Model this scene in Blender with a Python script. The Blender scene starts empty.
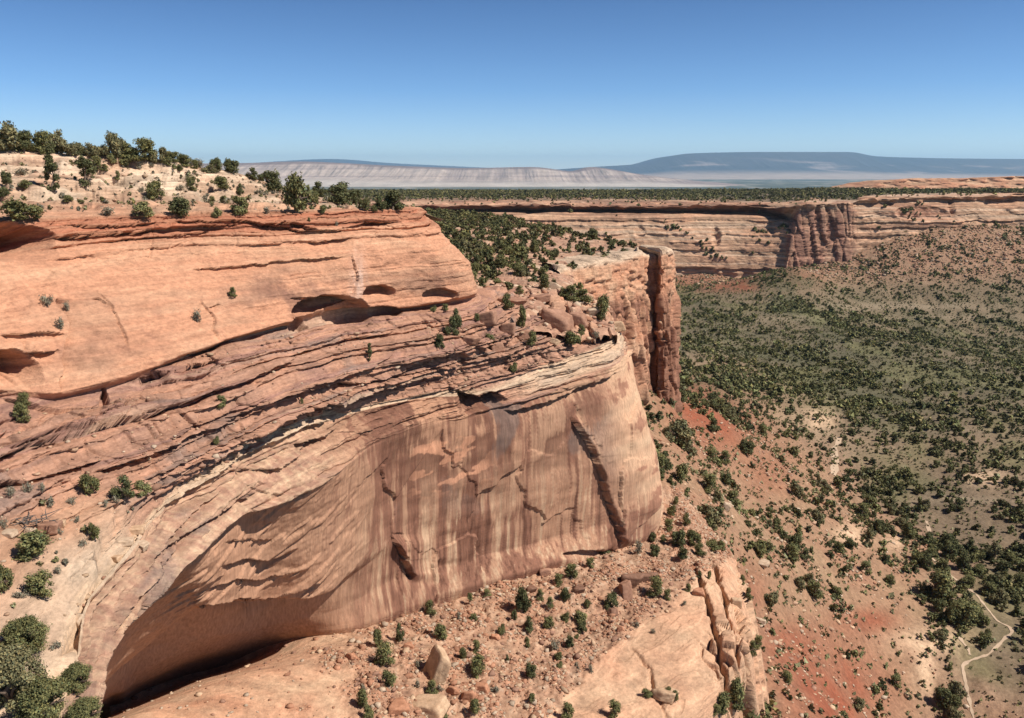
import bpy, math, random
import numpy as np
from mathutils import Vector

SC = bpy.context.scene
COL = SC.collection
rng = np.random.default_rng(11)
random.seed(11)

# ------------------------------------------------------------------ camera
F_PX, PITCH = 824.0, math.radians(12.92)
CP, SP = math.cos(PITCH), math.sin(PITCH)
cam = bpy.data.cameras.new('camera')
cam.sensor_width = 36.0
cam.lens = 36.0 * F_PX / 1024.0
cam.clip_start, cam.clip_end = 0.5, 150000.0
cam_o = bpy.data.objects.new('camera', cam)
COL.objects.link(cam_o)
cam_o.rotation_euler = (math.pi / 2 - PITCH, 0, 0)
SC.camera = cam_o

# ------------------------------------------------------------------ sky, sun, exposure
SUN_EL, SUN_AZ = math.radians(50), math.radians(107)       # azimuth clockwise from the viewing direction
S = Vector((math.sin(SUN_AZ) * math.cos(SUN_EL), math.cos(SUN_AZ) * math.cos(SUN_EL), math.sin(SUN_EL)))
world = bpy.data.worlds.new('World')
SC.world = world
world.use_nodes = True
wn = world.node_tree
wn.nodes.clear()
sky = wn.nodes.new('ShaderNodeTexSky')
sky.sky_type = 'NISHITA'
sky.sun_disc = False
sky.sun_elevation, sky.sun_rotation = SUN_EL, SUN_AZ
sky.altitude, sky.air_density, sky.dust_density, sky.ozone_density = 2500, 0.9, 0.05, 4.0
bg = wn.nodes.new('ShaderNodeBackground')
bg.inputs['Strength'].default_value = 0.075
wo = wn.nodes.new('ShaderNodeOutputWorld')
tone = wn.nodes.new('ShaderNodeVectorMath'); tone.operation = 'MULTIPLY'
tcw = wn.nodes.new('ShaderNodeTexCoord'); sep = wn.nodes.new('ShaderNodeSeparateXYZ')
rmp = wn.nodes.new('ShaderNodeValToRGB')                     # clear desert air: pale at the horizon, deep blue higher up
rmp.color_ramp.elements[0].position, rmp.color_ramp.elements[0].color = 0.0, (1.12, 1.10, 1.08, 1)
rmp.color_ramp.elements[1].position, rmp.color_ramp.elements[1].color = 0.24, (0.35, 0.51, 0.68, 1)
e3_ = rmp.color_ramp.elements.new(1.0); e3_.color = (0.20, 0.29, 0.40, 1)
el = rmp.color_ramp.elements.new(0.09); el.color = (0.66, 0.84, 1.0, 1)
wn.links.new(tcw.outputs['Generated'], sep.inputs[0]); wn.links.new(sep.outputs['Z'], rmp.inputs[0])
wn.links.new(rmp.outputs[0], tone.inputs[1])
wn.links.new(sky.outputs[0], tone.inputs[0])
gain = wn.nodes.new('ShaderNodeVectorMath'); gain.operation = 'SCALE'; gain.inputs['Scale'].default_value = 1.35
wn.links.new(tone.outputs[0], gain.inputs[0])
wn.links.new(gain.outputs[0], bg.inputs[0])
wn.links.new(bg.outputs[0], wo.inputs[0])
sun = bpy.data.lights.new('sun', 'SUN')
sun.energy, sun.angle, sun.color = 5.0, math.radians(0.53), (1.0, 0.955, 0.89)
sun_o = bpy.data.objects.new('sun', sun)
COL.objects.link(sun_o)
sun_o.rotation_euler = S.to_track_quat('Z', 'Y').to_euler()
SC.view_settings.view_transform = 'Standard'
SC.view_settings.look = 'None'
SC.view_settings.exposure = 0.32
SC.view_settings.gamma = 1.0
SC.view_settings.use_curve_mapping = False
HAZE = 1.6e-5
SC.cycles.use_denoising = True
SC.cycles.max_bounces = 5
SC.cycles.diffuse_bounces = 2
SC.cycles.volume_bounces = 1
SC.cycles.transparent_max_bounces = 4

# ------------------------------------------------------------------ maths helpers
def ray(u, v):
    xc, yc = (np.asarray(u, float) - 512) / F_PX, (359 - np.asarray(v, float)) / F_PX
    return np.stack([xc + 0 * yc, CP + yc * SP + 0 * xc, -SP + yc * CP + 0 * xc], -1)

def W(u, v, Y):
    d = ray(u, v)
    return d * (np.asarray(Y, float) / d[..., 1])[..., None]

def project(P):
    dep = P[..., 1] * CP - P[..., 2] * SP
    up = P[..., 1] * SP + P[..., 2] * CP
    return 512 + F_PX * P[..., 0] / dep, 359 - F_PX * up / dep, dep

def smooth(a, b, x):
    t = np.clip((x - a) / (b - a), 0, 1)
    return t * t * (3 - 2 * t)

_perm = np.random.default_rng(5).permutation(256).astype(np.int32)
_perm = np.concatenate([_perm] * 3)
_g = np.random.default_rng(6).normal(size=(256, 3))
_g = (_g / np.linalg.norm(_g, axis=1, keepdims=True)).astype(np.float32)

def perlin(x, y, z):
    x, y, z = np.broadcast_arrays(np.asarray(x, np.float32), np.asarray(y, np.float32), np.asarray(z, np.float32))
    fx, fy, fz = np.floor(x), np.floor(y), np.floor(z)
    X, Y, Z = fx.astype(np.int32) & 255, fy.astype(np.int32) & 255, fz.astype(np.int32) & 255
    x, y, z = x - fx, y - fy, z - fz
    w = [t * t * t * (t * (t * 6 - 15) + 10) for t in (x, y, z)]
    out = 0
    for i in (0, 1):
        for j in (0, 1):
            h2 = _perm[_perm[X + i] + Y + j]
            for k in (0, 1):
                g = _g[_perm[h2 + Z + k] & 255]
                d = g[..., 0] * (x - i) + g[..., 1] * (y - j) + g[..., 2] * (z - k)
                out = out + d * (w[0] if i else 1 - w[0]) * (w[1] if j else 1 - w[1]) * (w[2] if k else 1 - w[2])
    return out * 1.6

def fbm(x, y, z, octv=4, gain=0.5, lac=2.03, ridged=False):
    a, s, n = 1.0, 0, 0
    for o in range(octv):
        p = perlin(x + 17.3 * o, y - 9.1 * o, z + 5.7 * o)
        if ridged:
            p = 1 - 2 * np.abs(p)
        s = s + a * p
        n += a
        a *= gain
        x, y, z = x * lac, y * lac, z * lac
    return s / n

def h01(*ints):
    h = np.uint32(2166136261)
    with np.errstate(over='ignore'):
        for i in ints:
            h = (h ^ np.asarray(i).astype(np.int64).astype(np.uint32)) * np.uint32(16777619)
            h = h ^ (h >> np.uint32(13))
            h = h * np.uint32(1274126177)
            h = h ^ (h >> np.uint32(16))
    return (h & np.uint32(0xFFFFFF)).astype(np.float32) / float(0xFFFFFF)

def voronoi2(x, y):
    ix, iy = np.floor(x).astype(np.int64), np.floor(y).astype(np.int64)
    f1 = np.full(x.shape, 9.0); f2 = np.full(x.shape, 9.0); idd = np.zeros(x.shape, np.int64)
    for i in (-1, 0, 1):
        for j in (-1, 0, 1):
            cx, cy = ix + i, iy + j
            d = np.hypot(cx + h01(cx, cy, 1) - x, cy + h01(cx, cy, 2) - y)
            m = d < f1
            f2 = np.where(m, f1, np.minimum(f2, d))
            idd = np.where(m, cx * 7919 + cy * 104729, idd)
            f1 = np.where(m, d, f1)
    return idd, f1, f2

class Layers:
    def __init__(self, z0, z1, tmin, tmax, seed):
        r = np.random.default_rng(seed)
        e = [z0]
        while e[-1] < z1:
            e.append(e[-1] + tmin + (tmax - tmin) * r.random() ** 2)
        self.e = np.array(e)
        self.r = r.random(len(e) + 2)
    def at(self, z):
        i = np.clip(np.searchsorted(self.e, z) - 1, 0, len(self.e) - 2)
        a = self.e[i]
        th = self.e[i + 1] - a
        return i, np.clip((z - a) / th, 0, 1), th, a

def pchip(A, x):
    A = np.asarray(A, float)
    n = len(A)
    d = A[1:] - A[:-1]
    m = np.zeros_like(A)
    if n > 2:
        p = d[1:] * d[:-1]
        m[1:-1] = np.where(p > 0, 2 * p / np.where(np.abs(d[1:] + d[:-1]) < 1e-9, 1, d[1:] + d[:-1]), 0)
    m[0], m[-1] = d[0], d[-1]
    i = np.clip(np.floor(x).astype(int), 0, n - 2)
    t = (x - i).reshape((-1,) + (1,) * (A.ndim - 1))
    t2, t3 = t * t, t * t * t
    return (2 * t3 - 3 * t2 + 1) * A[i] + (t3 - 2 * t2 + t) * m[i] + (-2 * t3 + 3 * t2) * A[i + 1] + (t3 - t2) * m[i + 1]

def blur(P, n, axis):
    for _ in range(n):
        Q = np.concatenate([P.take([0], axis), P, P.take([-1], axis)], axis)
        a = Q.take(range(0, P.shape[axis]), axis); c = Q.take(range(2, P.shape[axis] + 2), axis)
        P = 0.5 * P + 0.25 * (a + c)
    return P

def net(ctrl, ncol, seg, sm=2, cubic_rows=True):
    """control net (rows x cols x 3) -> dense grid; seg = samples for each row interval"""
    ctrl = np.asarray(ctrl, float)
    R, C = ctrl.shape[:2]
    mid = ctrl[R // 2]
    u, v, _ = project(ctrl)
    L = np.hypot(np.diff(u, axis=1), np.diff(v, axis=1)).mean(0) + 8
    cum = np.concatenate([[0], np.cumsum(L)])
    s = np.interp(np.linspace(0, cum[-1], ncol), cum, np.arange(C))
    A = pchip(ctrl.transpose(1, 0, 2), s).transpose(1, 0, 2)
    t = np.concatenate([i + np.arange(n) / n for i, n in enumerate(seg)] + [[R - 1]])
    B = pchip(A, t) if cubic_rows else np.stack([[np.interp(t, np.arange(R), A[:, j, k]) for k in range(3)] for j in range(ncol)]).transpose(2, 0, 1)
    B = blur(blur(B, sm, 0), sm, 1)
    T, Sx = np.meshgrid(t, s, indexing='ij')
    return B, T, Sx

def gnormals(P):
    n = np.cross(np.gradient(P, axis=1), np.gradient(P, axis=0))
    return n / (np.linalg.norm(n, axis=-1, keepdims=True) + 1e-9)

def mix(a, b, t):
    t = np.clip(t, 0, 1)[..., None]
    return np.asarray(a) * (1 - t) + np.asarray(b) * t

def raw_mesh(name, V, faces_flat, n_per, mat, tint=None, smooth_shade=True, matidx=None):
    me = bpy.data.meshes.new(name)
    V = np.ascontiguousarray(V, np.float32).reshape(-1, 3)
    faces_flat = np.ascontiguousarray(faces_flat, np.int32).ravel()
    nf = len(faces_flat) // n_per
    me.vertices.add(len(V)); me.vertices.foreach_set('co', V.ravel())
    me.loops.add(len(faces_flat)); me.loops.foreach_set('vertex_index', faces_flat)
    me.polygons.add(nf)
    me.polygons.foreach_set('loop_start', np.arange(nf, dtype=np.int32) * n_per)
    me.polygons.foreach_set('loop_total', np.full(nf, n_per, np.int32))
    me.update(calc_edges=True)
    if smooth_shade:
        me.polygons.foreach_set('use_smooth', np.ones(nf, bool))
    for m in (mat if isinstance(mat, (list, tuple)) else [mat]):
        me.materials.append(m)
    if matidx is not None:
        me.polygons.foreach_set('material_index', np.ascontiguousarray(matidx, np.int32))
    if tint is not None:
        at = me.attributes.new('tint', 'FLOAT_COLOR', 'POINT')
        c = np.ones((len(V), 4), np.float32)
        c[:, :3] = np.clip(tint.reshape(-1, 3), 0.004, 0.9)
        at.data.foreach_set('color', c.ravel())
    return me

def grid_faces(nr, nc):
    i = np.arange(nr * nc).reshape(nr, nc)
    return np.stack([i[:-1, :-1], i[:-1, 1:], i[1:, 1:], i[1:, :-1]], -1).reshape(-1, 4)

def link(name, me, parent=None, **props):
    o = bpy.data.objects.new(name, me)
    COL.objects.link(o)
    o.parent = parent
    for k, val in props.items():
        o[k] = val
    return o

def sheet(name, P, mat, tint, flip=True, **props):
    f = grid_faces(*P.shape[:2])
    if flip:
        f = f[:, ::-1]
    return link(name, raw_mesh(name, P, f, 4, mat, tint), **props)

# ------------------------------------------------------------------ materials
def material(name, rough=0.95, bumps=((1.2, 0.25, 0.5),), var=0.25, var_scale=0.6, color=None, stretch=None, strata=None):
    m = bpy.data.materials.new(name)
    m.use_nodes = True
    nt = m.node_tree
    b = nt.nodes['Principled BSDF']
    b.inputs['Roughness'].default_value = rough
    b.inputs['Specular IOR Level'].default_value = 0.15
    geo = nt.nodes.new('ShaderNodeNewGeometry')
    src = geo.outputs['Position']
    if stretch:
        mp = nt.nodes.new('ShaderNodeMapping')
        mp.inputs['Scale'].default_value = stretch
        nt.links.new(src, mp.inputs[0]); src = mp.outputs[0]
    if color is None:
        at = nt.nodes.new('ShaderNodeAttribute'); at.attribute_name = 'tint'
        base = at.outputs['Color']
    else:
        c = nt.nodes.new('ShaderNodeRGB'); c.outputs[0].default_value = (*color, 1)
        base = c.outputs[0]
    no = nt.nodes.new('ShaderNodeTexNoise')
    no.inputs['Scale'].default_value = var_scale; no.inputs['Detail'].default_value = 8; no.inputs['Roughness'].default_value = 0.7
    nt.links.new(src, no.inputs['Vector'])
    mr = nt.nodes.new('ShaderNodeMapRange')
    mr.inputs['From Min'].default_value = 0.3; mr.inputs['From Max'].default_value = 0.7
    mr.inputs['To Min'].default_value = 1 - var; mr.inputs['To Max'].default_value = 1 + var
    nt.links.new(no.outputs['Fac'], mr.inputs['Value'])
    vm = nt.nodes.new('ShaderNodeVectorMath'); vm.operation = 'SCALE'
    nt.links.new(base, vm.inputs[0]); nt.links.new(mr.outputs[0], vm.inputs['Scale'])
    nt.links.new(vm.outputs[0], b.inputs['Base Color'])
    if strata:
        mp2 = nt.nodes.new('ShaderNodeMapping'); mp2.inputs['Scale'].default_value = strata[0]
        nt.links.new(geo.outputs['Position'], mp2.inputs[0])
        n3 = nt.nodes.new('ShaderNodeTexNoise'); n3.inputs['Scale'].default_value = 1.0; n3.inputs['Detail'].default_value = 5; n3.inputs['Roughness'].default_value = 0.65
        nt.links.new(mp2.outputs[0], n3.inputs['Vector'])
        m3 = nt.nodes.new('ShaderNodeMapRange')
        m3.inputs['From Min'].default_value = 0.32; m3.inputs['From Max'].default_value = 0.62
        m3.inputs['To Min'].default_value = 1 - strata[1]; m3.inputs['To Max'].default_value = 1 + strata[1] * .45
        nt.links.new(n3.outputs['Fac'], m3.inputs['Value'])
        ma = nt.nodes.new('ShaderNodeAttribute'); ma.attribute_name = 'massive'
        mm = nt.nodes.new('ShaderNodeMix'); mm.data_type = 'FLOAT'; mm.inputs[3].default_value = 1.0
        if len(strata) < 3:
            nt.links.new(ma.outputs['Fac'], mm.inputs[0])
        else:
            mm.inputs[0].default_value = 0.0
        nt.links.new(m3.outputs[0], mm.inputs[2])
        v3 = nt.nodes.new('ShaderNodeVectorMath'); v3.operation = 'SCALE'
        nt.links.new(vm.outputs[0], v3.inputs[0]); nt.links.new(mm.outputs[0], v3.inputs['Scale'])
        nt.links.new(v3.outputs[0], b.inputs['Base Color'])
    prev = None
    for sc_, dist, st in bumps:
        n2 = nt.nodes.new('ShaderNodeTexNoise')
        n2.inputs['Scale'].default_value = sc_; n2.inputs['Detail'].default_value = 6; n2.inputs['Roughness'].default_value = 0.65
        nt.links.new(src, n2.inputs['Vector'])
        bu = nt.nodes.new('ShaderNodeBump')
        bu.inputs['Distance'].default_value = dist; bu.inputs['Strength'].default_value = st
        nt.links.new(n2.outputs['Fac'], bu.inputs['Height'])
        if prev:
            nt.links.new(prev.outputs[0], bu.inputs['Normal'])
        prev = bu
    if prev:
        nt.links.new(prev.outputs[0], b.inputs['Normal'])
    return m

M_rock = material('sandstone', bumps=((0.8, 0.40, 0.5), (3.6, 0.16, 0.7)), var=0.26, var_scale=1.6, stretch=(1, 1, 2.0), strata=((.16, .16, 2.6), .30))
M_wall = material('varnished_sandstone', bumps=((0.5, 0.30, 0.35), (2.6, 0.10, 0.5)), var=0.16, var_scale=1.6, stretch=(1, 1, .30), strata=((3.2, 3.2, .07), .24, 'own'))
M_stone = material('loose_stone', bumps=((2.5, 0.15, 0.6),), var=0.25, var_scale=2.0)
M_soil = material('canyon_soil', bumps=((0.8, 0.4, 0.7), (2.5, .2, .6)), var=0.34, var_scale=0.9)
M_far = material('far_sandstone', bumps=((0.12, 3.0, 0.6), (.5, .9, .6)), var=0.28, var_scale=0.16, stretch=(1, 1, 3), strata=((.010, .010, .42), .48))
M_mount = material('desert_range', bumps=((0.004, 60.0, 0.5),), var=0.22, var_scale=0.002)
M_leaf = material('juniper_foliage', rough=0.8, bumps=(), var=0.30, var_scale=2.0)
M_bark = material('juniper_bark', rough=0.95, bumps=((6, 0.03, 0.5),), var=0.3, var_scale=4, color=(0.16, 0.115, 0.085))
M_path = material('trail_dirt', bumps=((2, 0.05, 0.4),), var=0.15, var_scale=1.2, color=(0.47, 0.335, 0.225))

ORANGE = np.array((0.51, 0.250, 0.146)); PALE = np.array((0.56, 0.375, 0.235)); CREAM = np.array((0.53, 0.39, 0.27))
PINK = np.array((0.375, 0.205, 0.135)); VARN_SHADE = np.array((0.145, 0.066, 0.042)); TAN = np.array((0.43, 0.25, 0.155))  # dark varnish brown, also used for painted overhang shade on the far rim
RED = np.array((0.33, 0.105, 0.055)); GREY = np.array((0.20, 0.15, 0.125)); SAND = np.array((0.46, 0.285, 0.18))

# ------------------------------------------------------------------ the near cliff: one bedded sheet from the hill top to the foot
K = [
 # 1 skyline of the hill
 [(-120,146,130),(0,147,135),(60,150,140),(120,152,145),(180,160,150),(240,172,160),(300,190,165),(350,200,165),(395,205,160),(415,206,160),(400,206,190)],
 [(-120,196,104),(0,196,112),(60,194,118),(120,193,123),(180,194,128),(240,196,135),(300,202,142),(350,205,146),(395,206,148),(417,206.5,150),(402,207,188)],
 [(-120,218,88),(0,219,98),(60,217,104),(120,215,109),(180,213,114),(240,211,119),(300,210,124),(350,209,129),(395,207,135),(418,207,145),(405,208,185)],
 [(-120,245,84),(0,245,92),(60,243,99),(120,241,105),(180,239,110),(240,236,115),(300,232,120),(350,228,126),(400,224,132),(438,230,140),(425,225,175)],
 [(-120,300,78),(0,300,84),(60,298,91),(120,292,97),(180,284,103),(240,276,109),(300,268,116),(350,260,122),(410,252,129),(470,263,138),(455,255,165)],
 [(-120,395,72),(0,390,77),(60,392,81),(120,378,86),(180,355,93),(240,335,101),(300,320,110),(350,312,118),(420,305,128),(477,291,137),(462,285,160)],
 None,
 [(-120,415,72),(0,408,76),(60,405,80),(120,388,86),(180,365,93),(240,345,100),(300,331,109),(350,322,117),(420,315,126),(480,303,136),(500,285,165)],
 [(-120,520,58),(0,455,67),(60,440,72),(120,425,77),(180,410,83),(240,395,90),(300,378,99),(350,366,107),(420,352,117),(510,330,134),(560,300,170)],
 [(-140,640,44),(0,560,55),(75,520,63),(150,478,72),(215,448,82),(275,425,91),(335,400,101),(385,384,110),(450,372,121),(560,345,139),(590,312,168)],
 [(40,790,39),(70,690,45.5),(95,590,57),(165,505,74),(235,457,86),(300,425,97),(360,408,107),(415,397,115),(500,388,125),(610,342,149),(622,330,165)],
 [(88,790,39.5),(98,700,46),(120,645,53),(180,575,66),(240,520,80),(310,490,90),(375,440,104),(425,420,113),(505,408,124),(622,362,148.5),(630,350,165)],
 [(90,660,56),(100,660,64),(123,610,68),(185,555,73.5),(243,516,83.6),(313,489,91.4),(378,460,105.5),(430,440,114.5),(510,425,125),(633,390,148),(636,380,165)],
 [(90,760,66),(101,690,76),(128,662,80),(197,606,80.5),(262,600,91),(325,592,98),(387,540,108),(443,520,117),(533,500,128),(655,460,149),(656,456,167)],
 [(90,765,70),(101,689,80),(128,658,86),(198,603,89),(262,596,99),(325,590,102.5),(389,552,108.6),(446,535,118),(540,518,129.5),(659,478,149.5),(660,478,168)],
 [(90,775,72),(102,700,83),(128,688,88),(200,640,93),(263,628,101),(327,613,103.5),(393,582,109.6),(452,562,119),(550,540,131),(663,500,150),(662,495,168)],
 [(90,790,72),(102,712,92),(130,707,97),(205,674,104),(265,650,105.5),(330,631,103.5),(400,612,109.5),(470,588,119),(565,560,131),(657,528,150),(660,515,168)],
]
rows = [None if r is None else W(*np.array(r, float).T) for r in K]
rows[6] = rows[5] + np.array([[-0.2, 1, 0]]) * np.array([1, 1, 1, 1.5, 2.5, 3, 3, 3, 2.5, 1, 0])[:, None] + np.array([0, 0, -0.9])
rows = [rows[0] + np.array([0, 70, -7.])] + rows + [rows[-1] + np.array([0, 2.5, -8.])]
seg = [6, 74, 34, 44, 62, 84, 8, 20, 110, 92, 80, 60, 40, 100, 22, 36, 34, 12]
P, T, SS = net(np.stack(rows), 940, seg, sm=2, cubic_rows=False)
SSn = SS
N = gnormals(P)
cu, cv, _ = project(P)
away = (N * P).sum(-1) > 0
print('main sheet', P.shape, 'facing away', away.mean())
if away.mean() > 0.5:
    N = -N
X, Y, Z = P[..., 0], P[..., 1], P[..., 2]
Nh = N.copy(); Nh[..., 2] *= 0.15
Nh /= np.linalg.norm(Nh, axis=-1, keepdims=True)
n_lo = fbm(X / 26, Y / 26, Z / 26, 3)
n_mid = fbm(X / 6, Y / 6, Z / 4, 4)
n_hi = fbm(X / 1.5, Y / 1.5, Z / 0.8, 4)
def zone(*kv):
    return np.interp(T, [k for k, _ in kv], [x for _, x in kv])
terr = smooth(3.3, 1.6, SSn) * smooth(9.3, 10.2, T) * smooth(11.5, 11.0, T)          # sandy shelf at lower left
dz = np.zeros_like(X)
A_led = zone((0, .5), (1, 1.0), (2, .8), (2.4, .25), (2.9, .12), (3.05, .9), (3.9, .8), (4.3, .5), (4.6, .12), (6, .14), (6.2, 0), (8, .4), (8.5, .95), (10.5, .85), (11, .75), (11.9, .65), (12.25, .012), (18, .01))
A_led = A_led * (1 - .8 * terr)
zb = Z + 0.8 * n_lo + 0.30 * n_mid + 0.11 * n_hi
zb = np.where(T < 2.6, Z + .5 * n_lo + .05 * n_mid, zb)
LA, LB = Layers(-80, 20, .35, 2.3, 3), Layers(-80, 20, .12, .7, 4)
AL, AC = .47 * X + .88 * Y, .88 * X - .47 * Y
ca, f1a, f2a = voronoi2((AL + 0.8 * n_mid) / 9.0, (AC + 0.8 * n_mid) / 3.6)
cb, f1b, f2b = voronoi2(X / 1.5, Y / 1.7)
ia, qa, tha, aa = LA.at(zb)
ib, qb, thb, ab = LB.at(zb + .16 * h01(cb, 5))
out = (h01(ia, ca) * .40 + LA.r[ia] * 1.0 - .72) * 1.5 + (h01(ib, cb) * .4 + LB.r[ib] * .6 - .5) * .8
out += .30 * (1 - np.abs(2 * qa - 1) ** 4)
out -= 1.0 * np.exp(-(qa * tha / .22) ** 2) * smooth(-.15, .35, perlin(AL / 9.0, ia * 3.7, AC / 9.0) + .25)
out -= .45 * np.exp(-(qb * thb / .10) ** 2) * smooth(.0, .3, perlin(AL / 5.0, ib * 1.7, AC / 5.0))
out = np.where(T < 2.6, LA.r[ia] * 1.2 - .6 - .5 * np.exp(-(qa * tha / .3) ** 2), out)
disp = A_led * out
# terracing of the slopes (treads and risers)
At = zone((0, 0), (1, 1), (2, .9), (2.4, .1), (8, 0), (8.4, .55), (10.8, .5), (11, 0), (17, 0)) * (1 - .85 * terr)
g = np.where(qa < .84, .12 * qa / .84, .12 + .88 * (qa - .84) / .16)
dz += At * tha * (g - qa)
# massive rock: broad bulges and fine roughness
disp += zone((0, .4), (3, .2), (4, .9), (6, .9), (6.3, .2), (8, .4), (11, .4), (12.5, .8), (15, .8), (18, .3)) * fbm(X / 11, Y / 11, Z / 7, 3) * 1.0
disp += zone((3.8, 0), (4.3, 1), (5.8, 1), (6.1, 0)) * (.45 * fbm(X / 4.5, Y / 4.5, Z / 2.5 + 11, 3) + .5 * np.abs(fbm(X / 9, Y / 9, Z / 5 + 21, 3)))
smw = zone((12, 1), (12.6, .3), (17, .3))
disp += (.16 * n_mid + .06 * n_hi) * smw * np.where(T < 2.5, .4, 1)
# joints between blocks in the ledges
disp -= A_led * .18 * (T > 2.6) * np.exp(-((f2a - f1a) / .03) ** 2)
blk = zone((7.8, 0), (8.3, 1), (10.9, 1), (11.05, 0), (18, 0)) * (1 - terr) * smooth(-.05, .3, fbm(AL / 14, AC / 8, Z / 8 + 30, 2) + .25 * smooth(7, 9, SSn))
bc, b1, b2 = voronoi2((AL + .5 * n_mid) / 2.1, (AC + 1.5 * Z + .4 * n_mid) / 1.7)
disp += blk * ((h01(bc, 2) - .5) * 1.1 - .5 * np.exp(-((b2 - b1) / .08) ** 2))
# slabby flake scars on the big wall
wallm = zone((12.2, 0), (13.3, 1), (16, 1), (17, 0))
fcell, fa1, fa2 = voronoi2(AL / 8 + .25 * n_mid, Z / 11 + .2 * n_mid + 50)
disp += wallm * .9 * (h01(fcell, 12) - .5) * smooth(5.4, 6.2, SSn)
flaky = wallm * smooth(6.0, 4.9, SSn) * smooth(2.2, 3.0, SSn) * smooth(14.4, 14.0, T)
fx = fbm((AL + .9 * Z) / 16, AC / 12, (Z - .45 * AL) / 2.6, 4, gain=.55)
fst = fx * 2.2
disp += flaky * .8 * (np.floor(fst) + smooth(.0, .25, fst - np.floor(fst))) / 2.2 + flaky * .15 * n_hi

# named ledges: (points, recess depth m, falloff px, lip m)
def ledge_line(pts, amp, w, lip=.25, fade=14):
    global disp
    pu, pv = np.array(pts, float).T
    vl = np.interp(cu, pu, pv) + 2.4 * n_mid + 1.5 * n_hi + 1.6 * (h01(cb, 6) - .5)
    d = cv - vl
    inside = smooth(pu[0] - 1, pu[0] + fade, cu) * smooth(pu[-1] + 1, pu[-1] - fade, cu)
    taper = .55 + .45 * np.clip(1 + 1.6 * perlin(cu / 23.0, amp * 7.1 + 0 * cu, cv * 0 + 3.3), 0, 1.5)
    disp -= amp * inside * taper * np.where(d > 0, np.exp(-d / w), 0)
    disp += amp * lip * inside * np.where(d <= 0, np.exp(d / (w * .8)), 0)
for L in [
    ([(-60,222),(40,222),(50,224)], 0.0, 30),
    ([(55,236),(120,233),(180,226),(245,222)], 1.5, 6),
    ([(170,222),(240,219),(300,229),(345,229)], 1.3, 5),
    ([(255,224),(290,222),(320,229)], 1.5, 5),
    ([(345,226),(375,222),(400,221)], 1.3, 3.5),
    ([(305,243),(335,239),(352,237)], 1.2, 3.5),
    ([(190,269),(240,266),(280,261),(345,257)], .8, 3.5),
    ([(90,296),(100,297),(112,306)], .8, 5),
    ([(205,309),(213,305),(222,304)], 1.0, 5),
    # lower ledge series
    ([(0,398),(60,408),(110,405)], .8, 5),
    ([(-20,465),(40,440),(105,424),(150,415),(210,392),(250,376),(300,352),(345,338),(395,331)], 2.0, 6),
    ([(-20,480),(60,468),(100,455)], 1.5, 6),
    ([(0,452),(50,430),(95,425)], 1.3, 4),
    ([(100,470),(150,452),(215,425),(262,402)], 1.8, 5),
    ([(165,438),(215,410),(262,397)], 1.5, 5),
    ([(225,415),(300,388),(350,372),(395,350)], 1.4, 4),
    ([(275,400),(330,384),(380,378),(450,352)], 1.6, 5),
    ([(235,445),(300,412),(355,398),(405,380),(450,374)], 2.0, 6),
    ([(400,375),(440,368),(500,352)], 1.3, 5),
    ([(165,505),(180,497),(235,459),(260,446),(302,428),(330,418)], 2.2, 9),
    ([(150,560),(200,528),(235,505),(262,490)], 1.3, 8),
    ([(295,445),(320,438),(340,430)], 2.5, 9),
    ([(455,388),(480,398),(490,392),(510,400)], 3.2, 14),
    ([(505,412),(545,402),(580,388),(618,372)], 1.8, 6),
    ([(230,470),(280,470),(330,432)], 1.0, 6),
    ([(172,622),(200,606),(232,600),(262,597)], .8, 7, .4), ([(205,590),(235,578),(262,580),(292,570)], .6, 6, .4), ([(216,566),(240,558),(268,560),(300,548)], .7, 8, .4),
    ([(222,543),(245,538),(275,541)], .5, 6, .4), ([(240,603),(275,597),(310,583),(332,574)], .8, 8, .4), ([(186,600),(206,582),(226,570)], .7, 7, .4),
    ([(112,640),(135,604),(165,566),(200,534)], 1.2, 6), ([(140,575),(165,545),(196,513),(230,486)], 1.0, 5),
    ([(60,226),(110,226),(160,221)], 1.1, 4), ([(100,243),(160,236),(215,230)], .9, 4),  ([(0,335),(40,332),(66,334)], 1.2, 6),
      
    ([(285,300),(310,297),(335,296)], .9, 4), 
    ([(0,362),(30,352),(62,350)], 1.4, 8), ([(130,382),(150,374),(172,371)], 1.6, 6), ([(170,372),(200,362),(224,358)], 1.4, 5), ([(185,354),(205,348),(222,344)], 1.3, 5),
]:
    ledge_line(*L)

def hill_ledge(pts, drop_, w=9):
    global disp, dz
    pu, pv = np.array(pts, float).T
    vl = np.interp(cu, pu, pv) + .5 * perlin(X / 7, Y / 7, 0 * X) + 2.0 * perlin(cu / 17.0, pv[0] + 0 * cu, 0 * cu)
    d = cv - vl
    m = smooth(pu[0] - 1, pu[0] + 20, cu) * smooth(pu[-1] + 1, pu[-1] - 20, cu) * (T < 2.9) * smooth(-.35, .1, perlin(cu / 26.0, cu * 0 + drop_ * 9, cu * 0))
    dz -= drop_ * m * np.where(d > 0, np.exp(-d / w), 0)
    disp -= .5 * m * np.where((d > 0), np.exp(-d / 2.5), 0)
    disp += .6 * m * np.where((d <= 0), np.exp(d / 3.0), 0)
for pts_, dr_ in [([(-40,153),(60,156),(130,158),(200,167)], 1.3), ([(-40,160),(60,162),(120,165),(230,178)], 1.1), ([(-40,170),(60,171),(140,173),(260,186)], 1.5),
                  ([(-20,179),(70,180),(170,179),(240,187)], 1.2), ([(-40,186),(50,187),(130,189),(200,190)], .9), ([(-40,199),(60,198),(130,200),(180,203)], .6), ([(180,205),(280,205),(400,206)], .5)]:
    hill_ledge(pts_, dr_)

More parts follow.
